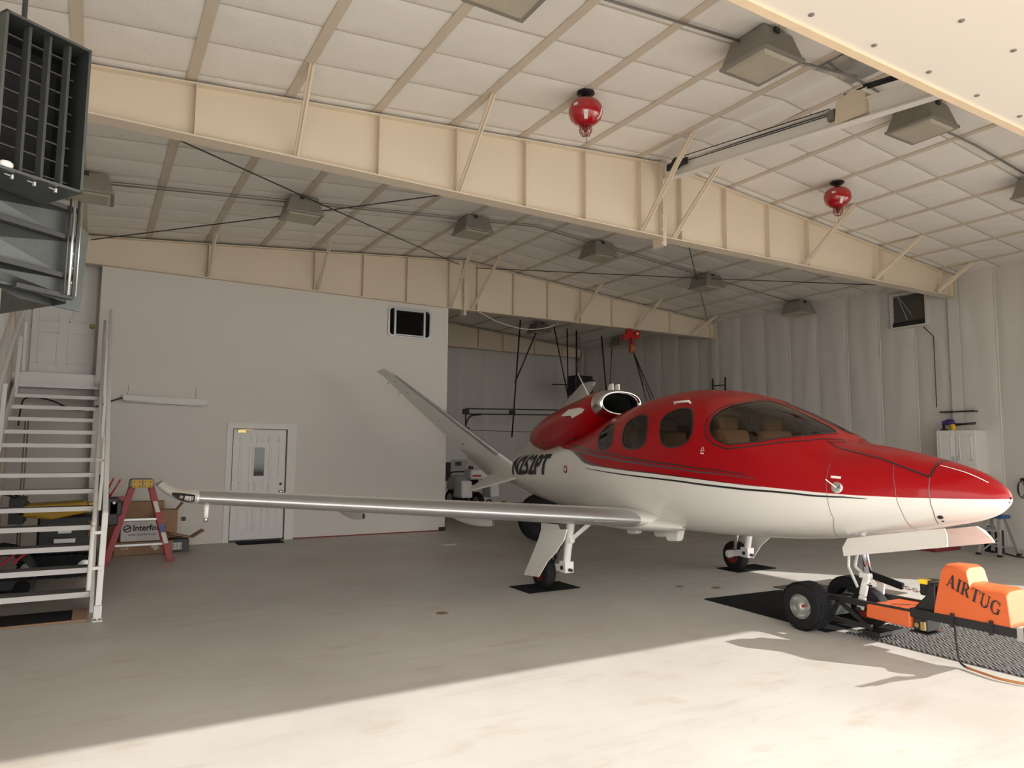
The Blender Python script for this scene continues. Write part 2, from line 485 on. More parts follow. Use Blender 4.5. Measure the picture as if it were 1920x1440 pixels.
def curtain_wall(name, label, origin, ax, n, W, H, outward_thick, rot):
    wallm = MB()
    a = Vector(origin); e = a + Vector(ax)*(n*W); nrm = Vector(outward_thick)
    wallm.add([a, e, e+nrm, a+nrm, a+Vector((0, 0, H)), e+Vector((0, 0, H)), e+nrm+Vector((0, 0, H)), a+nrm+Vector((0, 0, H))],
              [(0, 3, 2, 1), (4, 5, 6, 7), (0, 1, 5, 4), (1, 2, 6, 5), (2, 3, 7, 6), (3, 0, 4, 7)])
    w = wallm.build(name, G['wall_vinyl']); structure(w, label)
    ms = [curtain_mesh('wall_panel', W, H-.02, s, GIRT) for s in range(4)]
    for k in range(n):
        p = a + Vector(ax)*(W*(k+.5))
        o = bpy.data.objects.new('wall_panel', ms[(k*5+k//3) % 4]); COL.objects.link(o); o.parent = w
        o.location = p; o.rotation_euler = (0, 0, rot); o.scale = (1 if k % 3 else -1, 1, 1)
    return w
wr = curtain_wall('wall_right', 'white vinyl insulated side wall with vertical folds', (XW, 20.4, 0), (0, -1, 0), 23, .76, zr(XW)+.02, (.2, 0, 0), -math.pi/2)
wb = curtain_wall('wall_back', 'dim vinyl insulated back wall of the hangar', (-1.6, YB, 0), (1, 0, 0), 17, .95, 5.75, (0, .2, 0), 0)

# left wall: ribbed white liner panel
lw = MB().box(XL-.2, XL, Y0, 20.2, 0, zr(XL)+.05).build('wall_left', G['rib_steel']); structure(lw, 'white ribbed metal side wall beside the stairs')
rib = MB().prism([(XL, 0, 0), (XL+.025, .03, 0), (XL+.025, .07, 0), (XL, .10, 0)], (0, 0, zr(XL))).mesh('rib', G['rib_steel'], False)
for k in range(36):
    o = bpy.data.objects.new('rib', rib); COL.objects.link(o); o.parent = lw; o.location = (0, 3.0+.31*k, 0)

# front wall around the door opening
JX = 12.40
fr_ = MB(); fr_.box(JX, XW+.2, Y0-.15, Y0, 0, zr(XW)+.06); fr_.box(XL-.2, XL+.12, Y0-.15, Y0, 0, zr(XL)+.06)
fr_.prism([(XL, Y0-.15, 4.42), (JX, Y0-.15, 4.42), (JX, Y0-.15, zr(JX)+.06), (XR, Y0-.15, ZR+.06), (XL, Y0-.15, zr(XL)+.06)], (0, .15, 0))
wf = fr_.build('wall_front', G['rib_steel']); structure(wf, 'front wall of the hangar around the open door')

# the tilt-up hangar door, swung open and level overhead
hd_ = thing('hangar_door', 'pale flat tilt-up hangar door swung open overhead', 'door', (5.7, Y0, 4.30))
MB().box(-1.0, 14.6, -2.5, 2.66, 4.30, 4.36).build('door_skin', G['panel_skin'], hd_)
MB().box(-1.0, 14.6, 2.66, 2.72, 4.285, 4.42).build('edge_tube', G['edge_tube'], hd_)
MB().box(-1.0, 14.6, 2.72, 2.765, 4.33, 4.44).build('edge_seal', G['edge_tube'], hd_)
scm = MB().lathe([(.018, 0), (.018, -.006), (.008, -.010), (0, -.010)], (0, 0, 0), (0, 0, 1), 8).mesh('screw', G['grey_steel'])
for j, yy in enumerate((2.57, 2.14, 1.28, .42)):
    for i in range(18):
        o = bpy.data.objects.new('screw', scm); COL.objects.link(o); o.parent = hd_
        o.location = (2.32+.62*i+(.2 if j % 2 else 0)-5.7, yy-Y0, 0)

# office wall
ow = MB()
D1 = (2.08, 3.31, 2.13)
WN = (5.10, 5.98, 4.01, 4.56)
ow.box(-.01, D1[0]+.08, YO, YO+.15, 0, 4.74); ow.box(D1[0]+.08, D1[1]-.12, YO, YO+.15, 2.05, 4.74); ow.box(D1[1]-.12, WN[0], YO, YO+.15, 0, 4.74)
ow.box(WN[0], WN[1], YO, YO+.15, 0, WN[2]); ow.box(WN[0], WN[1], YO, YO+.15, WN[3], 4.74); ow.box(WN[1], 6.42, YO, YO+.15, 0, 4.74)
ow.box(6.27, 6.42, YO+.15, 20, 0, 4.74)
ow.box(-.01, .12, YO+.15, 14.2, 2.86, 5.1)
wo = ow.build('wall_office', G['wall_paint']); structure(wo, 'plain white office wall inside the hangar')
wu = MB(); wu.box(XL, -.01, 14.04, 14.2, 2.86, 5.3); wu.box(XL, 0, 13.9, 14.0, 0, 2.7); wu.box(-.01, 6.4, YO+.16, YO+.2, 4.74, 5.2)
w2 = wu.build('wall_stairhead', G['wall_paint']); structure(w2, 'white wall behind the upper stair door')
lnd = MB().box(XL, 0, 13.72, 14.1, 2.68, 2.86).build('floor_landing', G['stair_white']); structure(lnd, 'landing at the head of the stairs')
bs = MB().box(3.31, 6.38, YO-.012, YO, .0, .022).build('baseboard_office', G['drum_red']); structure(bs, 'dark red strip along the foot of the office wall')
MB().box(6.28, 6.42, YO-.03, YO, 0, .08).build('baseboard_end', G['black_metal'], bs)

# lower office door
dr = MB().box(2.20, 3.13, YO+.03, YO+.075, .03, 2.02).build('door_1', G['door_paint']); structure(dr, 'white panelled office door with a narrow dark window')
def panel(parent, x0, x1, z0, z1, y, m):
    q = MB(); t = .014
    d = .012
    q.box(x0, x1, y-d, y, z0, z0+t); q.box(x0, x1, y-d, y, z1-t, z1); q.box(x0, x0+t, y-d, y, z0, z1); q.box(x1-t, x1, y-d, y, z0, z1)
    q.box(x0+.04, x1-.04, y-d*.8, y, z0+.04, z1-.04)
    return q.build('panel', m, parent)
ys = YO+.03
for x0, x1, z0, z1 in ((2.31, 2.52, 1.79, 1.90), (2.60, 2.72, 1.79, 1.90), (2.80, 3.01, 1.79, 1.90), (2.31, 2.50, 1.14, 1.72), (2.83, 3.02, 1.14, 1.72),
                       (2.31, 2.50, .62, 1.06), (2.58, 2.75, .62, 1.06), (2.83, 3.02, .62, 1.06), (2.31, 2.50, .18, .58), (2.58, 2.75, .18, .58), (2.83, 3.02, .18, .58)):
    panel(dr, x0, x1, z0, z1, ys, G['door_paint'])
gl = MB().box(2.57, 2.75, ys-.008, ys, 1.17, 1.69).build('pane', G['dark_glass'], dr)
q = MB(); q.box(2.545, 2.775, ys-.014, ys, 1.69, 1.715); q.box(2.545, 2.775, ys-.014, ys, 1.145, 1.17); q.box(2.545, 2.57, ys-.014, ys, 1.17, 1.69); q.box(2.75, 2.775, ys-.014, ys, 1.17, 1.69)
q.build('glazing_frame', G['door_paint'], dr)
kb = MB(); kb.lathe([(.035, 0), (.035, -.01), (.014, -.015), (.014, -.04), (.03, -.045), (.034, -.065), (.02, -.08), (0, -.08)], (3.06, ys, .88), (0, 1, 0), 16)
kb.build('door_knob', G['chrome'], dr, True)
MB().lathe([(.025, 0), (.025, -.012), (0, -.012)], (3.06, ys, 1.02), (0, 1, 0), 14).build('deadbolt', G['black_metal'], dr)
q = MB(); q.box(2.26, 2.40, ys-.06, ys, 1.955, 2.0); q.bar((2.28, ys-.05, 2.01), (2.52, ys-.03, 2.015), .02, .012)
q.build('door_closer', G['gold_metal'], dr)
jb = MB(); jb.box(D1[0], 2.18, YO-.02, YO+.1, 0, D1[2]); jb.box(3.15, D1[1], YO-.02, YO+.1, 0, D1[2]); jb.box(D1[0], D1[1], YO-.022, YO+.1, 2.03, D1[2])
tr = jb.build('trim_1', G['trim_paint']); structure(tr, 'white frame around the lower office door')
MB().box(2.18, 3.15, YO-.01, YO+.1, 0, .03).build('threshold', G['black_metal'], tr)

# upper door at the stair head
d2 = MB().box(-.96, -.06, 14.0, 14.04, 2.88, 4.92).build('door_2', G['door_paint']); structure(d2, 'white six-panel door at the top of the stairs')
yd = 14.0
for x0, x1 in ((-.86, -.58), (-.44, -.16)):
    for z0, z1 in ((3.05, 3.58), (3.76, 4.42), (4.52, 4.78)):
        panel(d2, x0, x1, z0, z1, yd, G['door_paint'])
MB().lathe([(.036, 0), (.036, -.01), (.014, -.015), (.014, -.04), (.032, -.045), (.036, -.065), (.022, -.08), (0, -.08)], (-.11, yd, 3.72), (0, 1, 0), 16).build('door_knob', G['gold_metal'], d2, True)

# small high window with rounded corners
wn = MB()
def ring(mb, outer, inner, y, t, mi=0):
    n = len(outer); b = len(mb.v)
    for yy in (y, y+t):
        for x, z in outer: mb.v.append((x, yy, z))
        for x, z in inner: mb.v.append((x, yy, z))
    for i in range(n):
        j = (i+1) % n
        for f in ([b+i, b+j, b+n+j, b+n+i], [b+2*n+i, b+3*n+i, b+3*n+j, b+2*n+j], [b+i, b+2*n+i, b+2*n+j, b+j], [b+n+i, b+n+j, b+3*n+j, b+3*n+i]):
            mb.f.append(f); mb.m.append(mi)
ring(wn, rrect(5.06, 6.02, 3.97, 4.60, .09), rrect(5.10, 5.98, 4.01, 4.56, .07), YO-.03, .05)
w1 = wn.build('window_1', G['aluminium']); structure(w1, 'small dark sliding window with rounded corners high in the office wall')
MB().box(5.09, 5.99, YO+.02, YO+.03, 4.0, 4.57).build('pane', G['dark_glass'], w1)
q = MB()
for x in (5.215, 5.865): q.box(x-.02, x+.02, YO-.035, YO+.02, 3.99, 4.58)
q.box(5.235, 5.845, YO-.03, YO+.02, 4.53, 4.565); q.box(5.235, 5.845, YO-.03, YO+.02, 4.0, 4.035)
q.build('sash', G['aluminium'], w1)
# ------------------------------------------------------------------ the jet; local x forward, y to its left, z up
TH = R(-3.0)
JET = thing('business_jet', 'small single-engine jet with red upper body, white belly and V-tail', 'airplane', (6.491, 7.318, 0), -math.pi/2+TH)
#      s     zb    zt    w    zw   nb  nt
ST = np.array([
 (4.445, 1.340, 1.360, .010, 1.350, 2.0, 2.0), (4.42, 1.285, 1.412, .085, 1.350, 2.0, 2.0), (4.34, 1.210, 1.480, .155, 1.350, 2.0, 2.0),
 (4.20, 1.150, 1.560, .235, 1.345, 2.0, 2.0), (4.00, 1.095, 1.625, .325, 1.34, 2.0, 2.0), (3.70, 1.020, 1.700, .440, 1.34, 2.0, 2.0),
 (3.40, .960, 1.757, .545, 1.34, 2.1, 2.0), (3.12, .905, 1.805, .630, 1.35, 2.2, 2.0), (2.95, .875, 1.895, .675, 1.37, 2.25, 2.0),
 (2.70, .840, 2.020, .735, 1.39, 2.3, 2.0), (2.40, .810, 2.150, .785, 1.41, 2.4, 2.1), (2.00, .780, 2.295, .825, 1.43, 2.4, 2.2),
 (1.50, .755, 2.405, .845, 1.45, 2.4, 2.2), (1.00, .740, 2.440, .845, 1.45, 2.4, 2.2), (0.50, .735, 2.410, .835, 1.45, 2.4, 2.2),
 (0.00, .735, 2.310, .805, 1.45, 2.3, 2.2), (-.50, .740, 2.180, .755, 1.45, 2.3, 2.1), (-1.0, .750, 2.030, .685, 1.45, 2.2, 2.0),
 (-1.6, .775, 1.880, .625, 1.44, 2.1, 2.0), (-2.2, .820, 1.760, .560, 1.43, 2.0, 2.0), (-2.8, .890, 1.670, .485, 1.42, 2.0, 2.0),
 (-3.4, .985, 1.600, .390, 1.41, 2.0, 2.0), (-3.9, 1.09, 1.550, .285, 1.41, 2.0, 2.0), (-4.35, 1.24, 1.50, .15, 1.41, 2.0, 2.0),
 (-4.5, 1.36, 1.44, .03, 1.41, 2.0, 2.0)])[::-1]
def tangents(xs, ys):
    h = np.diff(xs); d = np.diff(ys)/h; m = np.zeros(len(xs)); m[0] = d[0]; m[-1] = d[-1]
    for k in range(1, len(xs)-1):
        m[k] = 0 if d[k-1]*d[k] <= 0 else 2*d[k-1]*d[k]/(d[k-1]+d[k])
    return m
TG = [tangents(ST[:, 0], ST[:, k]) for k in range(1, 7)]
def prm(s):
    xs = ST[:, 0]; i = int(np.clip(np.searchsorted(xs, s)-1, 0, len(xs)-2)); h = xs[i+1]-xs[i]; t = (s-xs[i])/h
    out = []
    for k in range(1, 7):
        ys = ST[:, k]; m = TG[k-1]
        out.append((2*t**3-3*t*t+1)*ys[i]+(t**3-2*t*t+t)*h*m[i]+(-2*t**3+3*t*t)*ys[i+1]+(t**3-t*t)*h*m[i+1])
    return out
def surf(s, u, off=0.):
    """u: 0 on the crown, +pi/2 on the right flank, +-pi under the belly"""
    zb, zt, w, zw, nb, nt = prm(s)
    c, k = math.cos(u), math.sin(u)
    N = nt if c >= 0 else nb
    y = -w*math.copysign(abs(k)**(2/N), k); z = zw + (zt-zw if c >= 0 else zw-zb)*math.copysign(abs(c)**(2/N), c)
    p = Vector((s, y, z))
    if off:
        e = 1e-3
        a = surf(s, u+e)-surf(s, u-e); b = surf(min(s+e, 4.444), u)-surf(s-e, u)
        n = b.cross(a)
        if n.length < 1e-12: return p
        n.normalize()
        if n.dot(Vector((0, y, z-zw))) < 0: n = -n
        p = p + n*off
    return p
def u_of(s, z, side=1):
    zb, zt, w, zw, nb, nt = prm(s)
    if z >= zw: c = min(1, (z-zw)/(zt-zw))**(nt/2); return side*math.acos(min(1, c))
    c = min(1, (zw-z)/(zw-zb))**(nb/2); return side*(math.pi-math.acos(min(1, c)))
def u_of_y(s, y):
    zb, zt, w, zw, nb, nt = prm(s); k = min(1, abs(y)/w)**(nt/2)
    return math.copysign(math.asin(k), -y)
REDL = [(-1.75, 1.76), (-1.42, 1.725), (-1.0, 1.695), (-.7, 1.63), (-.48, 1.55), (-.28, 1.515), (0, 1.49), (.62, 1.46), (1.03, 1.445), (1.75, 1.41), (2.44, 1.37),
        (3.18, 1.333), (3.44, 1.325), (3.76, 1.325), (4.0, 1.33), (4.19, 1.335), (4.43, 1.345)]
def red_z(s):
    return float(np.interp(s, [a for a, _ in REDL], [b for _, b in REDL]))

# glazing outlines in (s, u)
def zpoly(pts): return [(s, u_of(s, z)) for s, z in pts]
def smooth_poly(pts, n=3):
    out = []; L = len(pts)
    for i in range(L):
        p0, p1, p2, p3 = (Vector(pts[(i+k-1) % L]) for k in range(4))
        for j in range(n):
            t = j/n
            out.append(tuple(.5*((2*p1)+(p2-p0)*t+(2*p0-5*p1+4*p2-p3)*t*t+(-p0+3*p1-3*p2+p3)*t**3)))
    return out
WIN = [smooth_poly(zpoly(p)) for p in (
    [(-.22, 1.82), (-.25, 1.92), (-.2, 2.01), (-.04, 2.05), (.06, 2.0), (.15, 1.88), (.16, 1.76), (.02, 1.70), (-.13, 1.72)],
    [(.42, 1.80), (.36, 1.95), (.40, 2.07), (.57, 2.13), (.73, 2.12), (.82, 2.03), (.89, 1.87), (.86, 1.76), (.70, 1.715), (.52, 1.73)],
    [(1.11, 1.93), (1.07, 2.06), (1.15, 2.15), (1.33, 2.185), (1.47, 2.16), (1.56, 2.08), (1.64, 1.94), (1.63, 1.82), (1.50, 1.75), (1.29, 1.745), (1.17, 1.82)])]
cock = [(s, u_of(s, z)) for s, z in ((1.90, 1.90), (1.86, 1.97), (1.84, 2.05), (1.87, 2.13), (1.95, 2.19))] + \
       [(s, u_of_y(s, y)) for s, y in ((2.04, -.36), (2.10, -.20), (2.16, -.09), (2.28, -.05), (2.45, -.045), (2.65, -.045), (2.82, -.045), (2.92, -.055), (2.955, -.09), (2.945, -.17), (2.87, -.35), (2.77, -.46), (2.65, -.55))] + \
       [(s, u_of(s, z)) for s, z in ((2.52, 1.80), (2.38, 1.785), (2.17, 1.765), (2.03, 1.81), (1.95, 1.855))]
WIN.append(cock)
WIN += [[(s, -u) for s, u in w] for w in WIN]
US = .75                                       # scale of u against s for well-shaped triangles
def inside(p, poly):
    x, y = p; c = False; j = len(poly)-1
    for i in range(len(poly)):
        xi, yi = poly[i]; xj, yj = poly[j]
        if (yi > y) != (yj > y) and x < (xj-xi)*(y-yi)/(yj-yi)+xi: c = not c
        j = i
    return c
def skin():
    pts = []; edges = []
    s_list = sorted(set([round(x, 4) for x in np.concatenate([np.linspace(-4.5, -1, 26), np.linspace(-1, 3.3, 62), np.linspace(3.3, 4.25, 18), [4.3, 4.34, 4.37, 4.395, 4.415, 4.43, 4.438, 4.4445]])]))
    NU = 88
    def addpoly(poly, closed=True):
        b = len(pts)
        for p in poly: pts.append(Vector((p[0], p[1]*US)))
        for i in range(len(poly) if closed else len(poly)-1): edges.append((b+i, b+(i+1) % len(poly)))
    special = []
    for w in WIN: addpoly(w); special += w
    for sd_ in (1, -1):
        line = [(s, u_of(s, red_z(s), sd_)) for s in np.linspace(-1.75, 4.4445, 120)]
        addpoly(line, False); special += line
        up_ = [(-1.75, sd_*u) for u in np.linspace(abs(line[0][1]), 0, 14)]
        addpoly(up_, False)
    sp = np.array(special)*[1, US]
    for s in s_list:
        for k in range(NU+1):
            u = -math.pi+2*math.pi*k/NU
            if k not in (0, NU) and s not in (s_list[0], s_list[-1]):
                if np.min((sp[:, 0]-s)**2+(sp[:, 1]-u*US)**2) < .018**2: continue
            pts.append(Vector((s, u*US)))
    vo, eo, fo, *_ = delaunay_2d_cdt(pts, edges, [], 0, 1e-5)
    P2 = [(v.x, v.y/US) for v in vo]
    P3 = [surf(min(max(s, -4.5), 4.4449), u) for s, u in P2]
    sk, ln, panes = MB(), MB(), [MB() for _ in WIN]
    sk.v = [tuple(p) for p in P3]
    L3 = [tuple(surf(min(max(s, -4.45), 4.40), u, -.010)) if -.7 < s < 3.2 else tuple(p) for (s, u), p in zip(P2, P3)]
    ln.v = L3
    boxes = [(min(p[0] for p in w), max(p[0] for p in w), min(p[1] for p in w), max(p[1] for p in w)) for w in WIN]
    for f in fo:
        c = (sum(P2[i][0] for i in f)/3, sum(P2[i][1] for i in f)/3)
        hitw = -1
        for k, w in enumerate(WIN):
            bx = boxes[k]
            if bx[0] < c[0] < bx[1] and bx[2] < c[1] < bx[3] and inside(c, w): hitw = k; break
        if hitw >= 0: panes[hitw].f.append(list(f)); panes[hitw].m.append(0); continue
        z = sum(P3[i].z for i in f)/3
        sk.f.append(list(f)); sk.m.append(1 if (c[0] > -1.75 and z > red_z(c[0])) else 0)
        if -.65 < c[0] < 3.15: ln.f.append(list(f)); ln.m.append(0)
    return sk, ln, panes
def clean(mb):
    used = sorted({i for f in mb.f for i in f}); mp = {i: k for k, i in enumerate(used)}
    vs = [mb.v[i] for i in used]; mb.f = [[mp[i] for i in f] for f in mb.f]; mb.v = vs
    return mb
sk, ln, panes = skin()
for p in panes: p.v = sk.v
FUS = clean(sk).build('fuselage', [G['white_paint'], G['red_paint']], JET, True, local=True)
clean(ln).build('cabin_liner', G['liner_tan'], JET, True, local=True)
for i, p in enumerate(panes):
    clean(p).build('windshield_pane' if i % 4 == 3 else 'cabin_window', G['tinted_glass'], JET, True, local=True)

def ribbon(name, line, w, m, parent=None, off=.004, n=1):
    """painted line on the skin: line = [(s,u)], w width (number or list)"""
    q = MB(); L = len(line); ws = w if isinstance(w, (list, tuple)) else [w]*L
    P = [surf(s, u, off) for s, u in line]
    row0, row1 = [], []
    for i in range(L):
        t = (P[min(i+1, L-1)]-P[max(i-1, 0)]).normalized()
        s, u = line[i]; nrm = (surf(s, u, .02)-surf(s, u)).normalized(); x = t.cross(nrm).normalized()*ws[i]/2
        row0.append(P[i]+x); row1.append(P[i]-x)
    q.grid([row0, row1])
    return q.build(name, m, parent or FUS, True, local=True)
def dens(pts, n=6):
    out = []
    for a, b in zip(pts[:-1], pts[1:]):
        for k in range(n): out.append((a[0]+(b[0]-a[0])*k/n, a[1]+(b[1]-a[1])*k/n))
    return out+[pts[-1]]
for sd_ in (1, -1):
    for w in WIN[:4]:
        lp = [(s, sd_*u) for s, u in w]; lp = dens(lp+[lp[0]], 2)
        ribbon('window_seal', lp, .020, G['black_paint'])
    zl = lambda pts: dens([(s, u_of(s, z, sd_)) for s, z in pts], 5)
    red = [(s, u_of(s, red_z(s)-.004, sd_)) for s in np.linspace(-1.45, .9, 40)]
    ribbon('pinstripe', red, [.012+.05*max(0, 1-abs(s+.6)/.55) for s, _ in red], G['stripe_grey'])
    ribbon('pinstripe', [(s, u_of(s, red_z(s)-.002, sd_)) for s in np.linspace(.9, 2.6, 30)], [.012*(1-k/30)+.002 for k in range(30)], G['black_paint'])
    ribbon('pinstripe', zl([(-.45, 1.455), (.14, 1.42), (1.03, 1.385), (1.74, 1.355), (2.44, 1.325), (2.99, 1.31), (3.36, 1.305), (3.55, 1.30)]),
           [.003+.017*math.sin(math.pi*min(1, k/35*.98+.02))**.6 for k in range(36)], G['black_paint'])
    a_ = zl([(-1.11, 1.745), (-.55, 1.715), (-.16, 1.675), (.45, 1.62), (1.03, 1.57), (1.75, 1.52), (2.44, 1.47)])
    ribbon('pinstripe', a_, [.026*(1-k/len(a_))**.5+.002 for k in range(len(a_))], G['black_paint'])
    a_ = zl([(-.75, 1.675), (-.15, 1.62), (.45, 1.57), (1.04, 1.53), (1.75, 1.48), (2.55, 1.435)])
    ribbon('pinstripe', a_, [.030*(1-k/len(a_))**.5+.002 for k in range(len(a_))], G['stripe_grey'])
    # outline round the windshield, hood hatch and panel joints
    a_ = [(2.10, sd_*u_of_y(2.10, -.03))] + [(s, sd_*u_of_y(s, y)) for s, y in ((2.06, -.22), (1.99, -.38))] + [(s, u_of(s, z, sd_)) for s, z in ((1.90, 2.205), (1.82, 2.15), (1.785, 2.06), (1.80, 1.96), (1.86, 1.86), (1.98, 1.775), (2.15, 1.725), (2.34, 1.735), (2.55, 1.765), (2.75, 1.795))] + [(s, sd_*u_of_y(s, y)) for s, y in ((2.90, -.42), (3.0, -.26), (3.06, -.14))]
    ribbon('pinstripe', dens(a_, 4), .015, G['black_paint'])
    a_ = [(s, sd_*u_of_y(s, y)) for s, y in ((3.06, -.14), (3.10, -.17), (3.02, -.30), (3.24, -.31), (3.57, -.30))] + [(3.98, u_of(3.98, 1.50, sd_))]
    ribbon('pinstripe', dens(a_, 5), .018, G['black_paint'])
    ribbon('pinstripe', dens([(3.98, u_of(3.98, 1.50, sd_)), (3.975, sd_*u_of_y(3.975, -.2)), (3.96, sd_*u_of_y(3.96, -.1)), (3.955, 0)], 5), .018, G['black_paint'])
    ribbon('panel_seam', dens([(3.98, u_of(3.98, 1.50, sd_)), (4.0, u_of(4.0, 1.34, sd_)), (4.0, u_of(4.0, 1.22, sd_)), (3.96, u_of(3.96, 1.115, sd_))], 6), .006, G['grey_steel'])
    ribbon('panel_seam', dens([(3.68, sd_*u_of_y(3.68, -.29)), (3.76, u_of(3.76, 1.40, sd_)), (3.78, u_of(3.78, 1.20, sd_)), (3.74, u_of(3.74, 1.04, sd_))], 6), .004, G['grey_steel'])
    ribbon('panel_seam', dens([(3.20, u_of(3.20, 1.60, sd_)), (3.23, u_of(3.23, 1.30, sd_)), (3.22, u_of(3.22, 1.1, sd_)), (3.05, u_of(3.05, .92, sd_))], 6), .004, G['grey_steel'])
    ribbon('nose_stripe', dens([(s, sd_*u_of_y(s, -y)) for s, y in ((3.99, .15), (4.16, .12), (4.33, .085))], 6), .010, G['white_plain'])
    def disc(name, s, z, r_, m, h=.004, n=16):
        u = u_of(s, z, sd_); p = surf(s, u); nr = (surf(s, u, .02)-p).normalized()
        return MB().lathe([(r_, -.01), (r_, h), (r_*.8, h*1.3), (0, h*1.3)], p, nr, n).build(name, m, FUS, True, local=True)
    disc('sensor_disc', 3.31, 1.385, .052, G['chrome'], .008, 24)
    p = surf(3.31, u_of(3.31, 1.385, sd_)); nr = (surf(3.31, u_of(3.31, 1.385, sd_), .02)-p).normalized()
    MB().tube([p+nr*.02, p+nr*.10+Vector((-.07, 0, .06))], .005, 6).build('vane', G['gear_white'], FUS, local=True)
    disc('port', 4.02, 1.175, .022, G['black_metal'])
    disc('port', 4.01, 1.140, .010, G['black_metal'])
    disc('service_ring', -1.11, 1.42, .055, G['hub_red']); disc('service_ring', -1.11, 1.42, .030, G['white_paint'], .007)
    disc('access_cover', -2.62, 1.25, .075, G['white_paint'], .003, 20)
    for s, z, a, b in ((3.29, 1.475, .085, .022), (1.86, 1.675, .05, .012), (1.24, 2.245, .0, .0)):
        if a: ribbon('placard', [(s-a/2, u_of(s, z, sd_)), (s+a/2, u_of(s, z, sd_))], b, G['white_plain'], off=.004)
    tri = [(1.835, 1.70), (1.86, 1.745), (1.885, 1.70), (1.835, 1.70)]
    ribbon('placard', [(s, u_of(s, z, sd_)) for s, z in tri], .008, G['white_plain'], off=.004)
    # grab handle over the front cabin window
    q = MB(); a = surf(1.13, u_of(1.13, 2.245, sd_), .03); b = surf(1.36, u_of(1.36, 2.245, sd_), .03)
    q.tube([surf(1.12, u_of(1.12, 2.245, sd_)), a, b, surf(1.37, u_of(1.37, 2.245, sd_))], .014, 8)
    q.build('step_fairing', G['white_paint'], FUS, True, local=True)
    # registration letters
    for ox, oz, m, off in ((.022, -.014, G['ink_grey'], .005), (0, 0, G['ink'], .008)):
        vs, fs = fine(*text_mesh('N252PT', 1., .028, .32, 1.05), .12)
        wx = max(v[0] for v in vs); hx = .70
        q = MB(); vv = []
        for x, y in vs:
            t = x/wx if sd_ > 0 else 1-x/wx
            s = -3.30+1.62*t+ox; z = (1.285+.06*t)+(.285)*(y/hx)+oz
            vv.append(surf(s, u_of(s, z, sd_), off))
        q.add(vv, fs); q.build('registration_letters', m, FUS, local=True)
MB().lathe([(.045, -.02), (.045, .004), (.03, .012), (0, .012)], (4.425, 0, 1.348), (1, 0, 0), 16).build('nose_camera', G['black_metal'], FUS, True, local=True)

# engine nacelle on the back
NS = [(-.66, 2.365, .345, .175, .150), (-.72, 2.365, .375, .195, .18), (-.9, 2.34, .405, .225, .30), (-1.15, 2.25, .425, .305, .42), (-1.55, 2.13, .425, .345, .44), (-2.0, 2.06, .40, .325, .40),
      (-2.45, 1.985, .355, .285, .32), (-2.75, 1.925, .30, .235, .24), (-2.92, 1.90, .255, .185, .18), (-2.99, 1.885, .215, .145, .14)]
def nac(scale=1., sta=NS, n=48):
    P = []
    for s, zc, w, ht, hb in sta:
        row = []
        for k in range(n):
            a = 2*math.pi*k/n; c, d = math.cos(a), math.sin(a); e = 2/2.25
            row.append((s, w*scale*math.copysign(abs(c)**e, c), zc+(ht if d > 0 else hb)*scale*math.copysign(abs(d)**e, d)))
        P.append(row)
    return P
def catrow(sta, m=4):
    out = []; A = np.array(sta)
    for i in range(len(A)-1):
        p0, p1, p2, p3 = A[max(i-1, 0)], A[i], A[i+1], A[min(i+2, len(A)-1)]
        for j in range(m):
            t = j/m; out.append(tuple(.5*(2*p1+(p2-p0)*t+(2*p0-5*p1+4*p2-p3)*t*t+(-p0+3*p1-3*p2+p3)*t**3)))
    return out+[tuple(A[-1])]
NAC = MB().grid(nac(1., catrow(NS[1:])), wrap=True).build('engine_nacelle', G['red_paint'], JET, True, local=True)
lip = [(-.86, 2.355, .400, .222, .27), (-.76, 2.365, .390, .208, .22), (-.70, 2.367, .372, .196, .186), (-.665, 2.367, .345, .176, .160), (-.67, 2.367, .322, .155, .140), (-.73, 2.365, .305, .140, .126), (-.85, 2.36, .297, .132, .12)]
MB().grid(nac(1.004, lip), wrap=True).build('intake_lip', G['chrome'], NAC, True, local=True)
MB().grid(nac(1., [(-.85, 2.36, .297, .132, .12), (-1.5, 2.2, .27, .15, .14)]), wrap=True).add([(-1.49, y, z) for y, z in ((-.3, 2.0), (.3, 2.0), (.3, 2.4), (-.3, 2.4))], [(0, 1, 2, 3)]).build('intake_duct', G['duct_dark'], NAC, True, local=True)
MB().grid(nac(1., [(-2.99, 1.885, .213, .144, .138), (-2.98, 1.885, .20, .135, .128), (-2.85, 1.885, .18, .12, .11)]), wrap=True).add([(-2.86, y, z) for y, z in ((-.18, 1.79), (.18, 1.79), (.18, 1.99), (-.18, 1.99))], [(0, 1, 2, 3)]).build('exhaust_nozzle', G['dark_steel'], NAC, True, local=True)
for s_ in (1, -1):   # vane plates on the nacelle flank
    q = MB(); y = -s_*.415
    q.prism([(-1.62, y, 2.205), (-1.40, y, 2.30), (-1.10, y, 2.315), (-1.0, y, 2.29), (-1.06, y, 2.235), (-1.30, y, 2.165), (-1.34, y, 2.205)], (0, -s_*.035, 0))
    q.build('air_scoop', G['white_paint'], NAC, local=True, bevel=.006)
    MB().lathe([(.018, -.02), (.018, .008), (0, .01)], (-1.3, -s_*.43, 1.86), (0, -s_, 0), 10).build('drain_port', G['black_metal'], NAC, local=True)
q = MB(); q.tube([(-1.47, 0, 2.47), (-1.84, 0, 2.92)], .009, 8); q.lathe([(.025, 0), (.012, .05)], (-1.47, 0, 2.46), (-.6, 0, .8), 8); q.build('whip_antenna', G['white_plain'], NAC, True, local=True)
q = MB(); q.prism([(-1.44, -.02, 2.49), (-1.2, -.02, 2.535), (-1.22, -.02, 2.565), (-1.36, -.02, 2.555)], (0, .04, 0)); q.build('gps_antenna', G['white_plain'], NAC, local=True, bevel=.008)
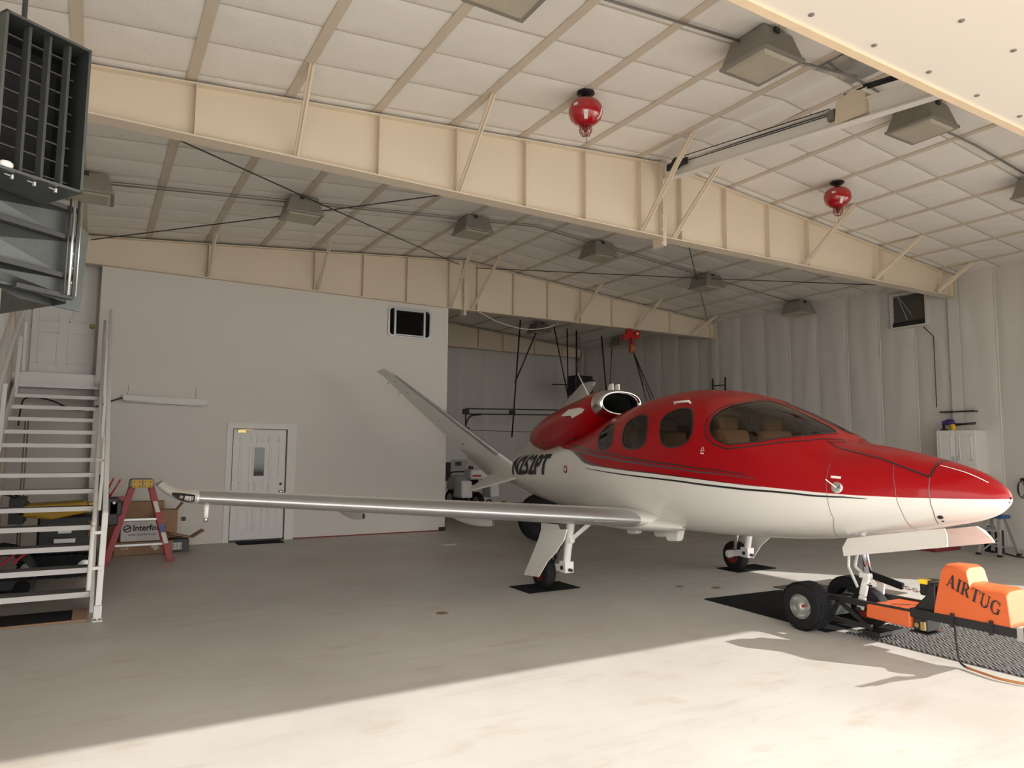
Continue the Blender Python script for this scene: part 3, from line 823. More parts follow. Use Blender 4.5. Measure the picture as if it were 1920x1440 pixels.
for yy in (-.02, .09):
    MB().prism([(-1.0, yy, 2.56), (-.86, yy, 2.57), (-.87, yy, 2.67), (-.95, yy, 2.665)], (0, .02, 0)).build('blade_antenna', G['white_plain'], NAC, local=True)

# aerofoils
def foil(n=26, t=.15, camber=.018):
    """closed outline from trailing edge over the top to the leading edge and back: (x/c, z/c)"""
    xs = [.5*(1-math.cos(math.pi*k/(n-1))) for k in range(n)]
    def yt(x): return 5*t*(.2969*math.sqrt(x)-.126*x-.3516*x*x+.2843*x**3-.1036*x**4)
    def yc(x): return 4*camber*x*(1-x)
    top = [(x, yc(x)+yt(x)) for x in xs[::-1]]; bot = [(x, yc(x)-yt(x)) for x in xs[1:]]
    return top+bot
def wing_grid(sections, sel=None, t=.15, camber=.018, grow=0., inc=0.):
    """sections: (le_point, chord, twist axis up vector)"""
    F = foil(t=t, camber=camber)
    if sel: F = [f for f in F if f[0] <= sel+1e-6]
    P = []
    for le, c, upv in sections:
        le = Vector(le); upv = Vector(upv).normalized()
        row = []
        for x, z in F:
            p = le + Vector((-1, 0, 0))*(x*c) + upv*(z*c-inc*x*c)
            if grow:
                cx = le + Vector((-1, 0, 0))*(max(x, .12)*c) - upv*(inc*max(x, .12)*c); d = (p-cx); p = p + d.normalized()*grow if d.length > 1e-6 else p
            row.append(p)
        P.append(row)
    return P
for sd_, nm in ((-1, 'right'), (1, 'left')):
    def sec(y): 
        f_ = (abs(y)-.55)/(5.62-.55)
        return ((.95-.42*f_, sd_*abs(y), .865+.365*f_), 1.88-.80*f_, (0, sd_*-.07, 1))
    wg = MB().grid(wing_grid([sec(y) for y in (.3, .8, 1.5, 2.5, 3.5, 4.5, 5.62)], t=.125, inc=.055)).build('wing', G['white_paint'], JET, 60, local=True)
    bt = MB().grid(wing_grid([sec(y) for y in (.90, .95, 1.5, 2.5, 3.5, 4.5, 5.60)], sel=.17, t=.125, grow=.003, inc=.055)).build('deice_boot', G['boot_metal'], wg, True, local=True)
    # rounded inboard end of the boot
    # upturned tip
    le, c, upv = sec(5.62)
    tips = []
    for k in range(9):
        t_ = k/8
        yy = 5.62+.30*t_; zz = le[2]+.11*t_**2.4
        tips.append(((le[0]-.02-.50*t_**2, sd_*yy, zz), c*(1-.45*t_), (0, -sd_*(.07+1.1*t_**2), 1)))
    wt = MB().grid(wing_grid(tips, t=.125, inc=.055)).build('wing_tip', G['white_paint'], wg, True, local=True)
    def tip_pt(t_, v, grow):                                   # point on the tip skin near its leading edge
        yy = 5.62+.30*t_; zz = le[2]+.11*t_**2.4; c_ = c*(1-.45*t_); x = .15*v*v
        upv = Vector((0, -sd_*(.07+1.1*t_**2), 1)).normalized()
        th = 5*.125*(.2969*math.sqrt(x)-.126*x-.3516*x*x+.2843*x**3)*math.copysign(1, v)+4*.018*x*(1-x)
        p = Vector((le[0]-.02-.50*t_**2-x*c_, sd_*yy, zz)) + upv*(th*c_-.055*x*c_)
        q_ = Vector((le[0]-.02-.50*t_**2-.14*c_, sd_*yy, zz))
        return p+(p-q_).normalized()*grow
    P = []
    for i in range(13):
        t_ = .06+.60*i/12; k_ = math.sin(math.pi*min(1., .12+.86*i/12))**.55 if i > 4 else .80+.05*i
        P.append([tip_pt(t_, -.12+k_*v*.62, .004) for v in np.linspace(-1, 1, 13)])
    MB().grid(P).build('light_lens', G['dark_glass'], wt, True, local=True)
    MB().grid([[tip_pt(t_, v, .0055) for v in (-.42, -.2, 0, .2)] for t_ in (.10, .18, .26, .33)]).build('position_light', G['box_white'], wt, True, local=True)
    MB().grid([[tip_pt(t_, v, .0055) for v in (-.3, -.1, .1)] for t_ in (.37, .42, .46)]).build('strobe_light', G['lamp_lens'], wt, True, local=True)
    q = MB(); q.tube([(.30, sd_*5.52, 1.18), (.285, sd_*5.52, 1.07), (.28, sd_*5.52, 1.03)], [.026, .022, .022], 12); q.build('tiedown_ring', G['gear_white'], wg, True, local=True)
    MB().tube([(.28, sd_*5.52, 1.03), (.277, sd_*5.52, .99)], .019, 12).build('ring_bolt', G['chrome'], wg, True, local=True)
    for yy, zz, k in ((3.92, .985, 1.15), (2.36, .855, 1.35)):
        P = []
        for i in range(9):
            t_ = i/8; s_ = .0-1.05*k*t_; rr = .055*k*math.sin(math.pi*min(1, t_*.9+.08))**.6
            P.append([(s_, sd_*yy+.55*rr*math.cos(a), zz-.02*k+rr*1.1*math.sin(a)) for a in np.linspace(0, 2*math.pi, 12, endpoint=False)])
        MB().grid(P, wrap=True).build('flap_fairing', G['white_paint'], wg, True, local=True)
    MB().bar((.985-.42*.2, sd_*1.55, .905), (.985-.42*.17, sd_*1.25, .89), .012, .012).build('stall_strip', G['grey_steel'], wg, local=True)
    # root fairing
    P = []
    for i in range(15):
        t_ = i/14; s_ = 1.30-2.5*t_; g_ = math.sin(math.pi*min(1, .04+.92*t_))**.7
        P.append([(s_, sd_*(.52+.42*g_*math.cos(a)), .83+.13*g_*math.sin(a)) for a in np.linspace(-math.pi/2, math.pi/2, 11)])
    MB().grid(P).build('wing_root_fairing', G['white_paint'], wg, True, local=True)
    # V-tail
    nv = Vector((0, -sd_*math.sin(R(41.5)), math.cos(R(41.5))))
    root = (-3.02, sd_*.50, 1.545); 
    def vsec(f_):
        return ((-3.32-1.25*f_, sd_*(.50+1.66*f_), 1.535+1.50*f_), 1.60-1.01*f_, nv)
    vt = MB().grid(wing_grid([vsec(f_) for f_ in (-.22, -.1, .0, .1, .3, .5, .7, .9, 1.0)], t=.10, camber=0)).build('tail_fin', G['white_paint'], JET, 60, local=True)
    MB().grid(wing_grid([vsec(f_) for f_ in (.06, .3, .6, .985)], sel=.075, t=.10, camber=0, grow=.003)).build('deice_boot', G['boot_metal'], vt, True, local=True)
    l1, c1, _ = vsec(1.0)
    tp = [((l1[0]-.12*k*k, l1[1]+sd_*.11*k, l1[2]+.085*k), c1*(1-.22*k*k)+.06*k, nv) for k in (0, .5, 1.)]
    MB().grid(wing_grid(tp, t=.095, camber=0)).add([tuple(p) for p in wing_grid(tp[-1:], t=.095, camber=0)[0]], [list(range(51))]).build('fin_tip', G['white_paint'], vt, 50, local=True)
    for f_, x_ in ((.93, .02), (.80, .02), (.45, 0)):
        a, c2, _ = vsec(f_); a = Vector(a)+Vector((-c2, 0, 0))
        if x_: MB().tube([a, a+Vector((-.13, 0, -.03))], .004, 5).build('static_wick', G['dark_steel'], vt, local=True)
    for f_, x_ in ((.93, .30), (.80, .42), (.47, .45), (.2, .55)):
        a, c2, _ = vsec(f_); a = Vector(a)+Vector((-c2*x_, 0, 0))-nv*(.045*c2)
        MB().cbox(a, (.07, .012, .018)).build('hinge_cover', G['ink_grey'], vt, local=True)
    # rudder hinge line on the underside
    q = MB(); rows = [[], []]
    for f_ in (0., .25, .5, .75):
        a, c2, _ = vsec(f_); a = Vector(a)
        for k, dx in ((0, .70), (1, .708)):
            rows[k].append(a+Vector((-c2*dx, 0, 0))-nv*(c2*.0335))
    q.grid(rows); q.build('hinge_line', G['ink_grey'], vt, local=True)
    # fairing where fin meets body
    P = []
    for i in range(13):
        t_ = i/12; s_ = -3.25-1.3*t_; g_ = math.sin(math.pi*min(1, .02+.85*t_))**.6
        P.append([(s_, sd_*(.14-.04*t_+.34*g_*math.cos(a)), 1.40+.02*t_+.10*g_*math.sin(a)+.09*g_*math.cos(a)) for a in np.linspace(-math.pi/2, math.pi/2, 11)])
    MB().grid(P).build('fin_fairing', G['white_paint'], vt, True, local=True)
    # ventral fin
    q = MB(); t_ = .02
    q.prism([(-3.0, sd_*.28, 1.24), (-4.0, sd_*.14, 1.26), (-4.45, sd_*.12, 1.27), (-4.22, sd_*.80, .955), (-4.02, sd_*.80, .95)], (0, sd_*.014, .03))
    q.build('ventral_fin', G['white_paint'], JET, local=True, bevel=.008)
q = MB(); q.prism([(-2.7, -.02, 1.0), (-3.9, -.02, 1.15), (-4.1, -.02, 1.05), (-3.5, -.02, .93)], (0, .04, 0)); q.build('keel_strake', G['white_paint'], JET, local=True, bevel=.01)
for s0, yy in ((.14, -.42), (.52, -.28), (.92, -.42)):      # belly antennas
    q = MB(); q.prism([(s0-.16, yy-.05, .80), (s0+.18, yy-.05, .82), (s0+.12, yy-.05, .64), (s0-.08, yy-.05, .62)], (0, .10, 0)); q.build('belly_antenna', G['white_paint'], JET, local=True, bevel=.03)

# cabin interior
q = MB(); q.box(-.5, 2.75, -.60, .60, 1.18, 1.22); q.build('cabin_floor', G['panel_black'], JET, local=True)
for s0, ys_ in ((2.02, (-.34, .34)), (1.0, (-.34, .34)), (.1, (0,))):
    for y0 in ys_:
        q = MB(); q.cbox((s0+.12, y0, 1.42), (.5, .46, .14)); q.bar((s0-.12, y0, 1.45), (s0-.24, y0, 1.93), .46, .13, (1, 0, 0)); q.bar((s0-.25, y0, 1.93), (s0-.28, y0, 2.10), .26, .09, (1, 0, 0))
        q.build('cabin_seat', G['seat_tan'], JET, local=True, bevel=.04)
q = MB(); q.prism([(2.45, -.60, 1.3), (2.95, -.55, 1.3), (2.95, -.55, 1.70), (2.62, -.58, 1.74), (2.5, -.6, 1.68)], (0, 1.18, 0)); q.build('instrument_panel', G['panel_black'], JET, local=True, bevel=.03)

# landing gear
def wheel(parent, c, r_, w_, hubm, side=1, n=28, name='wheel'):
    q = MB(); x, y, z = c
    q.lathe([(r_*.55, -w_/2), (r_*.80, -w_/2*1.02), (r_*.95, -w_/2*.80), (r_, -w_*.22), (r_, w_*.22), (r_*.95, w_/2*.80), (r_*.80, w_/2*1.02), (r_*.55, w_/2)], c, (0, 1, 0), n, close=True)
    for d in (-.12, 0, .12):
        q.lathe([(r_*1.004, w_*(d-.02)), (r_*1.004, w_*(d+.02)), (r_*.98, w_*(d+.02)), (r_*.98, w_*(d-.02))], c, (0, 1, 0), n, close=True)
    t = q.build('tyre', G['tyre'], parent, 40, local=True)
    q = MB(); q.lathe([(0, -w_*.30), (r_*.2, -w_*.30), (r_*.25, -w_*.18), (r_*.45, -w_*.22), (r_*.56, -w_*.46), (r_*.56, w_*.46), (r_*.45, w_*.22), (r_*.25, w_*.18), (r_*.2, w_*.30), (0, w_*.30)], c, (0, 1, 0), n)
    q.build('hub', hubm, parent, 40, local=True)
    return t
for sd_ in (-1, 1):
    g = MB(); s0 = .20
    g.tube([(s0+.12, sd_*1.48, .86), (s0+.02, sd_*1.48, .34)], [.052, .045], 14)
    g.cbox((s0+.02, sd_*1.48, .30), (.13, .12, .13))
    gear = g.build('main_gear', G['gear_white'], JET, 40, local=True)
    q = MB(); q.bar((s0+.04, sd_*1.50, .30), (-.12, sd_*1.50, .24), .06, .085); q.lathe([(.055, -.03), (.055, .05), (.03, .05), (.03, .06), (0, .06)], (-.12, sd_*1.50, .235), (0, -sd_, 0), 16)
    q.build('trailing_link', G['gear_white'], gear, local=True, bevel=.012)
    q = MB(); q.tube([(-.02, sd_*1.49, .30), (.06, sd_*1.49, .72)], .028, 10); q.build('shock_strut', G['chrome'], gear, True, local=True)
    q = MB(); q.bar((s0+.10, sd_*1.46, .63), (s0+.34, sd_*1.32, .86), .05, .045); q.lathe([(.04, -.035), (.04, .035)], (s0+.10, sd_*1.47, .62), (0, 1, 0), 12); q.build('side_brace', G['gear_white'], gear, local=True, bevel=.008)
    q = MB()
    q.lathe([(.026, -.075), (.026, .075)], (s0+.02, sd_*1.48, .29), (0, 1, 0), 10); q.lathe([(.02, -.02), (.02, .075)], (s0+.06, sd_*1.48, .27), (1, 0, 0), 10)
    q.tube([(s0+.0, sd_*1.54, .55), (s0-.05, sd_*1.58, .40), (-.04, sd_*1.56, .28)], .009, 6)
    q.build('gear_fittings', G['black_metal'], gear, local=True)
    wheel(gear, (-.12, sd_*1.60, .205), .205, .15, G['hub_red'])
    q = MB(); y = sd_*1.70
    pts = [(.02, 0, .74), (.60, 0, .79), (.55, 0, .66), (.38, 0, .49), (.22, 0, .37), (.05, 0, .17), (-.31, 0, .14), (-.03, 0, .61)]
    q.prism([(a, sd_*(1.70+.10*(.75-z)), z) for a, _, z in pts], (0, sd_*.018, 0)); q.build('gear_door', G['white_paint'], gear, local=True, bevel=.004)
    q = MB(); q.prism([(.02, sd_*1.70, .70), (.45, sd_*1.70, .74), (.42, sd_*1.70, .79), (.02, sd_*1.70, .77)], (0, sd_*.02, .04)); q.build('door_hinge', G['gear_white'], gear, local=True)
    # nose gear doors
    q = MB()
    q.prism([(3.16, sd_*.245, .905), (3.60, sd_*.235, .995), (4.05, sd_*.215, 1.085), (4.09, sd_*.26, 1.05), (4.12, sd_*.30, .99), (4.13, sd_*.32, .95), (3.18, sd_*.33, .75), (3.145, sd_*.30, .82)], (0, sd_*.016, .004))
    q.build('nose_gear_door', G['white_paint'], JET, local=True, bevel=.004)
g = MB(); g.tube([(3.10, 0, 1.0), (3.17, 0, .57)], .036, 14); NG = g.build('nose_gear', G['strut_chrome'], JET, True, local=True)
q = MB()
for a, b in (((3.01, -.045, .80), (3.0, -.045, .61)), ((3.05, .045, .80), (3.0, .045, .61)), ((3.0, -.045, .61), (3.11, -.07, .44)), ((3.0, .045, .61), (3.14, .06, .50))): q.bar(a, b, .018, .024)
q.build('torque_link', G['gear_white'], NG, local=True, bevel=.005)
q = MB()
for k in (-1, 1):
    P = [Vector((3.17, 0, .55)), Vector((3.20, k*.06, .545)), Vector((3.22, k*.115, .49)), Vector((3.20, k*.125, .38)), Vector((3.17, k*.125, .26))]
    for a, b in zip(P[:-1], P[1:]): q.bar(a, b, .075, .028, (0, k, .3))
q.cbox((3.17, 0, .555), (.11, .13, .05)); q.build('fork', G['gear_white'], NG, local=True, bevel=.012)
q = MB(); q.lathe([(.02, -.16), (.02, .16)], (3.17, 0, .26), (0, 1, 0), 10); q.build('axle', G['dark_steel'], NG, local=True)
wheel(NG, (3.18, 0, .265), .175, .13, G['hub_red'])
# ------------------------------------------------------------------ floor mats
def slab(name, x0, x1, y0, y1, h, m, label, cat, group=None, rot=0., bevel=.003):
    t = MB().box(x0, x1, y0, y1, 0.001, h)
    if rot:
        cx, cy = (x0+x1)/2, (y0+y1)/2; M = Matrix.Translation((cx, cy, 0)) @ Matrix.Rotation(rot, 4, 'Z') @ Matrix.Translation((-cx, -cy, 0))
        t.v = [tuple(M @ Vector(v)) for v in t.v]
    o = t.build(name, m, bevel=bevel); return tag(o, label, cat, group)
slab('wheel_mat', 4.55, 5.29, 7.29, 7.76, .012, G['black_rubber'], 'small black mat under the main wheel below the boarding-side wing', 'mat')
slab('wheel_mat', 7.92, 8.71, 7.15, 7.55, .012, G['black_rubber'], 'small black mat under the far main wheel', 'mat')
slab('tug_mat', 6.12, 7.35, 4.40, 6.05, .010, G['black_rubber'], 'large plain black mat in the shade behind the tug wheels', 'mat', rot=R(-3))
slab('tread_mat', 6.22, 7.42, 1.30, 4.33, .014, G['tread_rubber'], 'black patterned rubber mat below the orange tug', 'mat')
slab('brown_mat', 7.48, 8.62, 5.15, 6.20, .010, G['brown_mat'], 'dark brown mat behind the black tug wheels', 'mat')
slab('door_mat', 2.28, 3.06, 13.18, 13.55, .012, G['black_rubber'], 'narrow black mat at the foot of the office door', 'mat')
t = thing('stair_mat', 'flattened brown carton with a black face in front of the lowest stair', 'mat', (-.5, 8.47, 0))
MB().box(-1.1, .05, 8.20, 8.74, .002, .016).build('carton_sheet', G['cardboard'], t)
MB().box(-1.1, -.08, 8.23, 8.70, .016, .022).build('dark_face', G['black_rubber'], t)

# ------------------------------------------------------------------ serif capitals for the tug
def serif_letter(ch):
    """list of polygons in a unit-high box"""
    S = lambda x, y0=0., w=.34: [(x-w/2, y0), (x+w/2, y0), (x+w/2, y0+.065), (x-w/2, y0+.065)]
    st = lambda x, w=.20, a=0., b=1.: [(x-w/2, a), (x+w/2, a), (x+w/2, b), (x-w/2, b)]
    arc = lambda cx, cy, ro, ri, sx, a0, a1, n=14: [[(cx+sx*r_*math.cos(R(a0+(a1-a0)*k/n)) if False else cx+sx*r_*math.cos(R(a)), cy+r_*math.sin(R(a))) for r_, a in ((ro, a0+(a1-a0)*k/n), (ro, a0+(a1-a0)*(k+1)/n), (ri, a0+(a1-a0)*(k+1)/n), (ri, a0+(a1-a0)*k/n))] for k in range(n)]
    if ch == 'I': return [st(.17), S(.17), S(.17, .935)], .34
    if ch == 'T': return [st(.38), S(.38), [(0, .94), (.76, .94), (.76, 1), (0, 1)], [(0, .72), (.05, .72), (.06, .96), (0, .96)], [(.71, .72), (.76, .72), (.76, .96), (.70, .96)]], .76
    if ch == 'A': return [[(.08, 0), (.16, 0), (.44, .96), (.38, 1)], [(.56, 0), (.80, 0), (.52, 1), (.34, 1)], [(.22, .30), (.62, .30), (.62, .36), (.22, .36)], S(.12, 0, .24), S(.72, 0, .32)], .86
    if ch == 'U': return [st(.15, .13, .3, 1), st(.71, .09, .3, 1), S(.15, .935, .34), S(.70, .935, .28)] + [[(.405+(.355 if r_ else .155)*math.cos(R(a)), .30+(.32 if r_ else .24)*math.sin(R(a))) for r_, a in ((1, 180+18*k), (1, 198+18*k), (0, 198+18*k), (0, 180+18*k))] for k in range(10)], .82
    if ch == 'R': return [st(.16), S(.16), S(.13, .95, .28)] + [[(.36+(.30*c_ if o_ else .11*c_), .74+(.26*s_ if o_ else .19*s_)) for o_, c_, s_ in ((1, math.cos(R(a)), math.sin(R(a))), (1, math.cos(R(a+18)), math.sin(R(a+18))), (0, math.cos(R(a+18)), math.sin(R(a+18))), (0, math.cos(R(a)), math.sin(R(a))))] for a in range(-90, 90, 18)] + [[(.2, .94), (.37, .94), (.37, 1), (.2, 1)], [(.2, .48), (.37, .48), (.37, .54), (.2, .54)], [(.28, .50), (.48, .52), (.80, .04), (.58, 0)], S(.70, 0, .22)], .80
    if ch == 'G': return [[(.45+(.45*c_ if o_ else .25*c_), .5+(.52*s_ if o_ else .44*s_)) for o_, c_, s_ in ((1, math.cos(R(a)), math.sin(R(a))), (1, math.cos(R(a+15)), math.sin(R(a+15))), (0, math.cos(R(a+15)), math.sin(R(a+15))), (0, math.cos(R(a)), math.sin(R(a))))] for a in range(45, 330, 15)] + [st(.76, .12, .06, .42), S(.74, .40, .30), [(.74, .70), (.79, .70), (.80, .98), (.75, .98)]], .90
    return [], .4
def serif_word(word, place, parent, m, name='lettering', gap=.12):
    """place(x, y) -> 3-D point; x in units of letter height"""
    q = MB(); x = 0
    for ch in word:
        polys, w = serif_letter(ch)
        for p in polys: q.add([place(x+a, b) for a, b in p], [list(range(len(p)))])
        x += w+gap
    return q.build(name, m, parent), x-gap

# ------------------------------------------------------------------ the orange tug
TX = 6.36
tug = thing('aircraft_tug', 'orange electric aircraft tug holding the jet by its nose wheel', 'tug', (TX, 3.6, 0))
NX, FX = 6.09, 6.43
# big hood: outline in (y,z), lofted between the two sides with rounded shoulders
out = [(3.43, .385), (3.40, .60), (3.365, .765), (3.345, .785), (3.20, .79), (3.17, .775), (3.145, .665), (3.12, .655), (2.90, .655), (2.875, .64), (2.845, .385)]
P = []
for x, sh in ((NX, .0), (NX+.012, .012), (NX+.035, .026), (NX+.08, .034), (FX-.08, .034), (FX-.035, .026), (FX-.012, .012), (FX, 0)):
    k = 1
    lean = .03 if x < TX else -.03
    P.append([(x + (lean*(z-.385)/.4 if sh < .034 else 0), 3.14+(y-3.14)*(1-.02*(sh == 0)), z+(sh-.034)*(1 if z > .42 else 0)*.9) for y, z in out])
hood = MB().grid(P); n = len(out)
hood.f.append(list(range(n))); hood.m.append(0); hood.f.append([7*n+i for i in range(n)]); hood.m.append(0)
HO = hood.build('hood', G['orange'], tug, 35)
def pl(x, y):     # along the near face, slanting down towards the front
    yy = 3.325-.078*x; z = .622-.034*x+.100*y
    return (NX+.03*(z-.385)/.4-.004, yy-.022*y, z)
serif_word('AIRTUG', pl, HO, G['ink'])
# low cover
q = MB(); q.prism([(NX+.02, 3.62, .22), (NX+.02, 4.02, .225), (NX+.02, 4.03, .335), (NX+.05, 4.03, .355), (NX+.05, 3.63, .355), (NX+.02, 3.62, .345)][:0] or [(NX-.01, 3.62, .215), (NX-.01, 4.03, .225), (NX-.01, 4.02, .345), (NX-.01, 3.62, .35)], (.50, 0, 0))
CV = q.build('low_cover', G['orange'], tug, bevel=.014)
serif_word('AIRTUG', lambda x, y: (NX+.16+.06*x, 3.86-.05*x+.06*y, .3525), CV, G['ink'])
# frame
q = MB(); q.box(NX-.01, FX+.01, 2.78, 3.62, .315, .385); q.box(TX-.26, TX-.22, 3.6, 4.55, .31, .36); q.box(TX+.22, TX+.26, 3.6, 4.55, .31, .36)
q.box(TX-.26, TX-.22, 4.0, 4.6, .12, .16); q.box(TX+.22, TX+.26, 4.0, 4.6, .12, .16); q.box(TX-.2, TX+.2, 3.95, 4.12, .06, .09)
for x in (TX-.24, TX+.24): q.bar((x, 4.32, .32), (x, 4.42, .12), .04, .03)
q.bar((TX-.24, 4.35, .33), (TX-.24, 4.0, .12), .03, .03); q.box(TX-.22, TX+.22, 4.45, 4.55, .14, .30)
q.build('frame', G['black_metal'], tug)
MB().box(NX-.02, FX+.02, 2.70, 2.80, .30, .40).build('bumper', G['galv_bright'], tug)
for y in (3.27, 2.98, 2.74): MB().box(NX-.025, NX-.005, y-.013, y+.013, .30, .41).build('latch', G['black_metal'], tug)
q = MB(); q.prism([(NX+.03, 3.42, .38), (NX+.03, 3.62, .37), (NX+.03, 3.60, .40), (NX+.03, 3.51, .50), (NX+.03, 3.50, .60), (NX+.03, 3.42, .60)], (.24, 0, 0)); q.cbox((NX+.14, 3.52, .56), (.17, .10, .13)); WI = q.build('winch', G['black_metal'], tug, bevel=.015)
MB().cbox((NX+.085, 3.535, .61), (.07, .075, .035)).build('warning_label', G['yellow_sticker'], WI)
q = MB(); q.box(NX+.03, NX+.22, 3.50, 3.62, .20, .31); MO = q.build('drive_motor', G['dark_steel'], tug, bevel=.01)
q = MB(); q.box(NX+.005, NX+.03, 3.51, 3.545, .215, .285); q.lathe([(.02, 0), (.02, .03), (0, .03)], (NX+.03, 3.575, .25), (-1, 0, 0), 10); q.build('terminal', G['gold_metal'], MO)
q = MB(); q.box(NX-.0, NX+.24, 3.47, 3.64, .185, .195); q.build('motor_tray', G['black_metal'], MO)
def tug_wheel(cx, side):
    c = (cx, 4.60, .225); r_, w_ = .225, .19
    q = MB(); q.lathe([(.115, -w_/2), (.17, -w_*.53), (.205, -w_*.48), (.222, -w_*.34), (.225, 0), (.222, w_*.34), (.205, w_*.48), (.17, w_*.53), (.115, w_/2)], c, (1, 0, 0), 36, close=True)
    for k in range(44):                                     # tread blocks
        a = 2*math.pi*k/44
        for j, dx in ((0, -.06), (1, 0), (0, .06)):
            aa = a+(.5*2*math.pi/44 if j else 0); d = Vector((0, math.cos(aa), math.sin(aa))); tn = Vector((0, -math.sin(aa), math.cos(aa)))
            p = Vector(c)+d*.223+Vector((dx, 0, 0)); q.bar(p-d*.004, p+d*.005, .050, .020, tn)
    ty = q.build('tyre', G['tyre'], tug, 30)
    q = MB(); q.lathe([(.120, -w_/2), (.112, -w_*.50), (.10, -w_*.30), (.095, w_*.1), (.05, w_*.12), (.045, -w_*.05), (.02, -w_*.08), (0, -w_*.08)], c, (side*-1, 0, 0), 28, cap=False); rim = q.build('rim', G['galv_bright'], ty, 30)
    # outer face toward -X for the near wheel
    MB().lathe([(.014, 0), (.014, .02), (0, .022)], (cx-side*-.0-(.04 if side < 0 else -.04), 4.60, .225), (side, 0, 0), 10).build('hub_cap', G['hoist_red'], ty)
tug_wheel(TX-.34, -1); tug_wheel(TX+.36, 1)
# pulling strap and chain to the nose strut
q = MB(); q.bar((6.33, 4.18, .575), (6.36, 3.84, .50), .05, .06); ST_ = q.build('strap', G['black_rubber'], tug, bevel=.01)
q = MB()
a, b = Vector((6.36, 3.85, .50)), Vector((6.38, 3.66, .475))
for k in range(6):
    c = a.lerp(b, (k+.5)/6); L_ = .026
    ringp = [(c + (b-a).normalized()*(L_*math.cos(t)) + (Vector((0, 0, 1)) if k % 2 else Vector((1, 0, 0)))*(.014*math.sin(t))) for t in np.linspace(0, 2*math.pi, 11)]
    q.tube(ringp, .0045, 6, cap=False)
q.build('chain', G['galv_bright'], ST_, True)
MB().tube([b, (6.40, 3.58, .46), (6.40, 3.53, .56)], .004, 6).build('winch_cable', G['dark_steel'], ST_)
# tiller handle reaching forward
q = MB(); q.tube([(TX, 2.72, .36), (TX+.02, 2.30, .55), (TX+.03, 1.98, .78)], .02, 10); q.tube([(TX-.17, 1.98, .78), (TX+.23, 1.98, .78)], .018, 10); q.tube([(TX-.12, 1.98, .78), (TX-.20, 1.90, .84)], .012, 8)
q.build('tiller', G['black_metal'], tug, True)
# charging lead
L = [(NX-.02, 3.25, .33), (NX-.03, 3.24, .20), (NX-.03, 3.22, .05), (NX-.05, 3.16, .018), (NX-.10, 3.0, .018), (NX-.12, 2.85, .018), (NX-.02, 2.62, .018), (NX+.25, 2.45, .025), (NX+.6, 2.30, .025), (NX+1.2, 2.2, .025)]
def smooth_path(pts, n=6):
    out = []; P = [Vector(p) for p in pts]
    for i in range(len(P)-1):
        p0, p1, p2, p3 = P[max(i-1, 0)], P[i], P[i+1], P[min(i+2, len(P)-1)]
        for j in range(n):
            t = j/n; out.append(.5*(2*p1+(p2-p0)*t+(2*p0-5*p1+4*p2-p3)*t*t+(-p0+3*p1-3*p2+p3)*t**3))
    return out+[P[-1]]
ld = thing('charging_lead', 'thin brown lead hanging from the orange tug and curling onto the floor', 'cord', (NX-.05, 3.2, 0))
MB().tube(smooth_path(L[:4]), .009, 8).build('lead_drop', G['cord_black'], ld, True)
MB().tube(smooth_path(L[3:]), .010, 8).build('lead_tail', G['cord_orange'], ld, True)

# ------------------------------------------------------------------ stairs
st = thing('staircase', 'white open-tread steel staircase rising to the upper door', 'staircase', (-.5, 8.5, 0))
H1, Dp, YS = .1907, .378, 8.70
for k in range(14):
    z = H1*(k+1); y = YS+Dp*k
    q = MB().box(-1.06, .07, y, y+.27, z-.035, z); tr_ = q.build('tread', G['tread_dark'], st)
    MB().box(-1.06, .07, y-.012, y, z-.05, z+.004).build('nosing', G['stair_white'], tr_)
q = MB(); q.box(-1.06, .07, 13.70, 13.72, 2.66, 2.87); q.build('landing_fascia', G['stair_white'], st)
for x in (-1.08, .085):
    a = Vector((x, YS-.12, .03)); b = Vector((x, 13.72, .03+H1/Dp*(13.72-YS+.12)+.06))
    MB().bar(a, b, .035, .22).build('stringer', G['stair_white'], st)
# outer rail with square newel and flat foot
q = MB(); q.bar((.135, 8.20, .0), (.155, 8.42, 1.02), .055, .06, (0, 1, 0)); nw = q.build('newel_post', G['stair_white'], st, bevel=.006)
q = MB(); q.box(.09, .18, 8.10, 8.26, .0, .012); q.box(.10, .17, 8.17, 8.235, .0, .14); q.build('base_plate', G['stair_white'], nw, bevel=.004)
q = MB()
for dx in (-.02, .02): q.lathe([(.011, 0), (.011, .015), (0, .016)], (.135+dx, 8.125, .012), (0, 0, 1), 6)
q.build('anchor_bolt', G['grey_steel'], nw)
hr = [(.155, 8.42, 1.0), (.15, 13.30, 3.90)]
MB().bar(hr[0], hr[1], .05, .075).build('handrail', G['stair_white'], st, bevel=.01)
MB().tube(smooth_path([(.045, 8.12, .30), (.05, 8.22, .62), (.055, 8.38, .92), (.065, 8.8, 1.17), (.075, 13.25, 3.72)]), .022, 10).build('grab_rail', G['stair_white'], st, True)
for y, z in ((8.19, .50), (8.33, .83), (9.4, 1.53), (11.2, 2.54), (13.1, 3.64)):
    MB().bar((.05, y, z), (.15, y+.02, z), .022, .03).build('rail_bracket', G['stair_white'], st)
for y in (10.2, 12.0, 13.35):
    z = H1/Dp*(y-YS)+.15; MB().bar((.12, y, z), (.14, y, z+.93), .035, .035).build('baluster', G['stair_white'], st)
hl = [(-1.04, 8.42, 1.0), (-1.04, 13.30, 3.82)]
MB().bar(hl[0], hl[1], .05, .06).build('handrail', G['stair_white'], st, bevel=.01)
q = MB(); q.bar((-1.04, 13.30, 3.82), (-.98, 13.55, 3.62), .05, .05); q.bar((-1.0, 13.52, 3.64), (-1.0, 13.55, 2.86), .04, .04); q.build('rail_return', G['stair_white'], st)
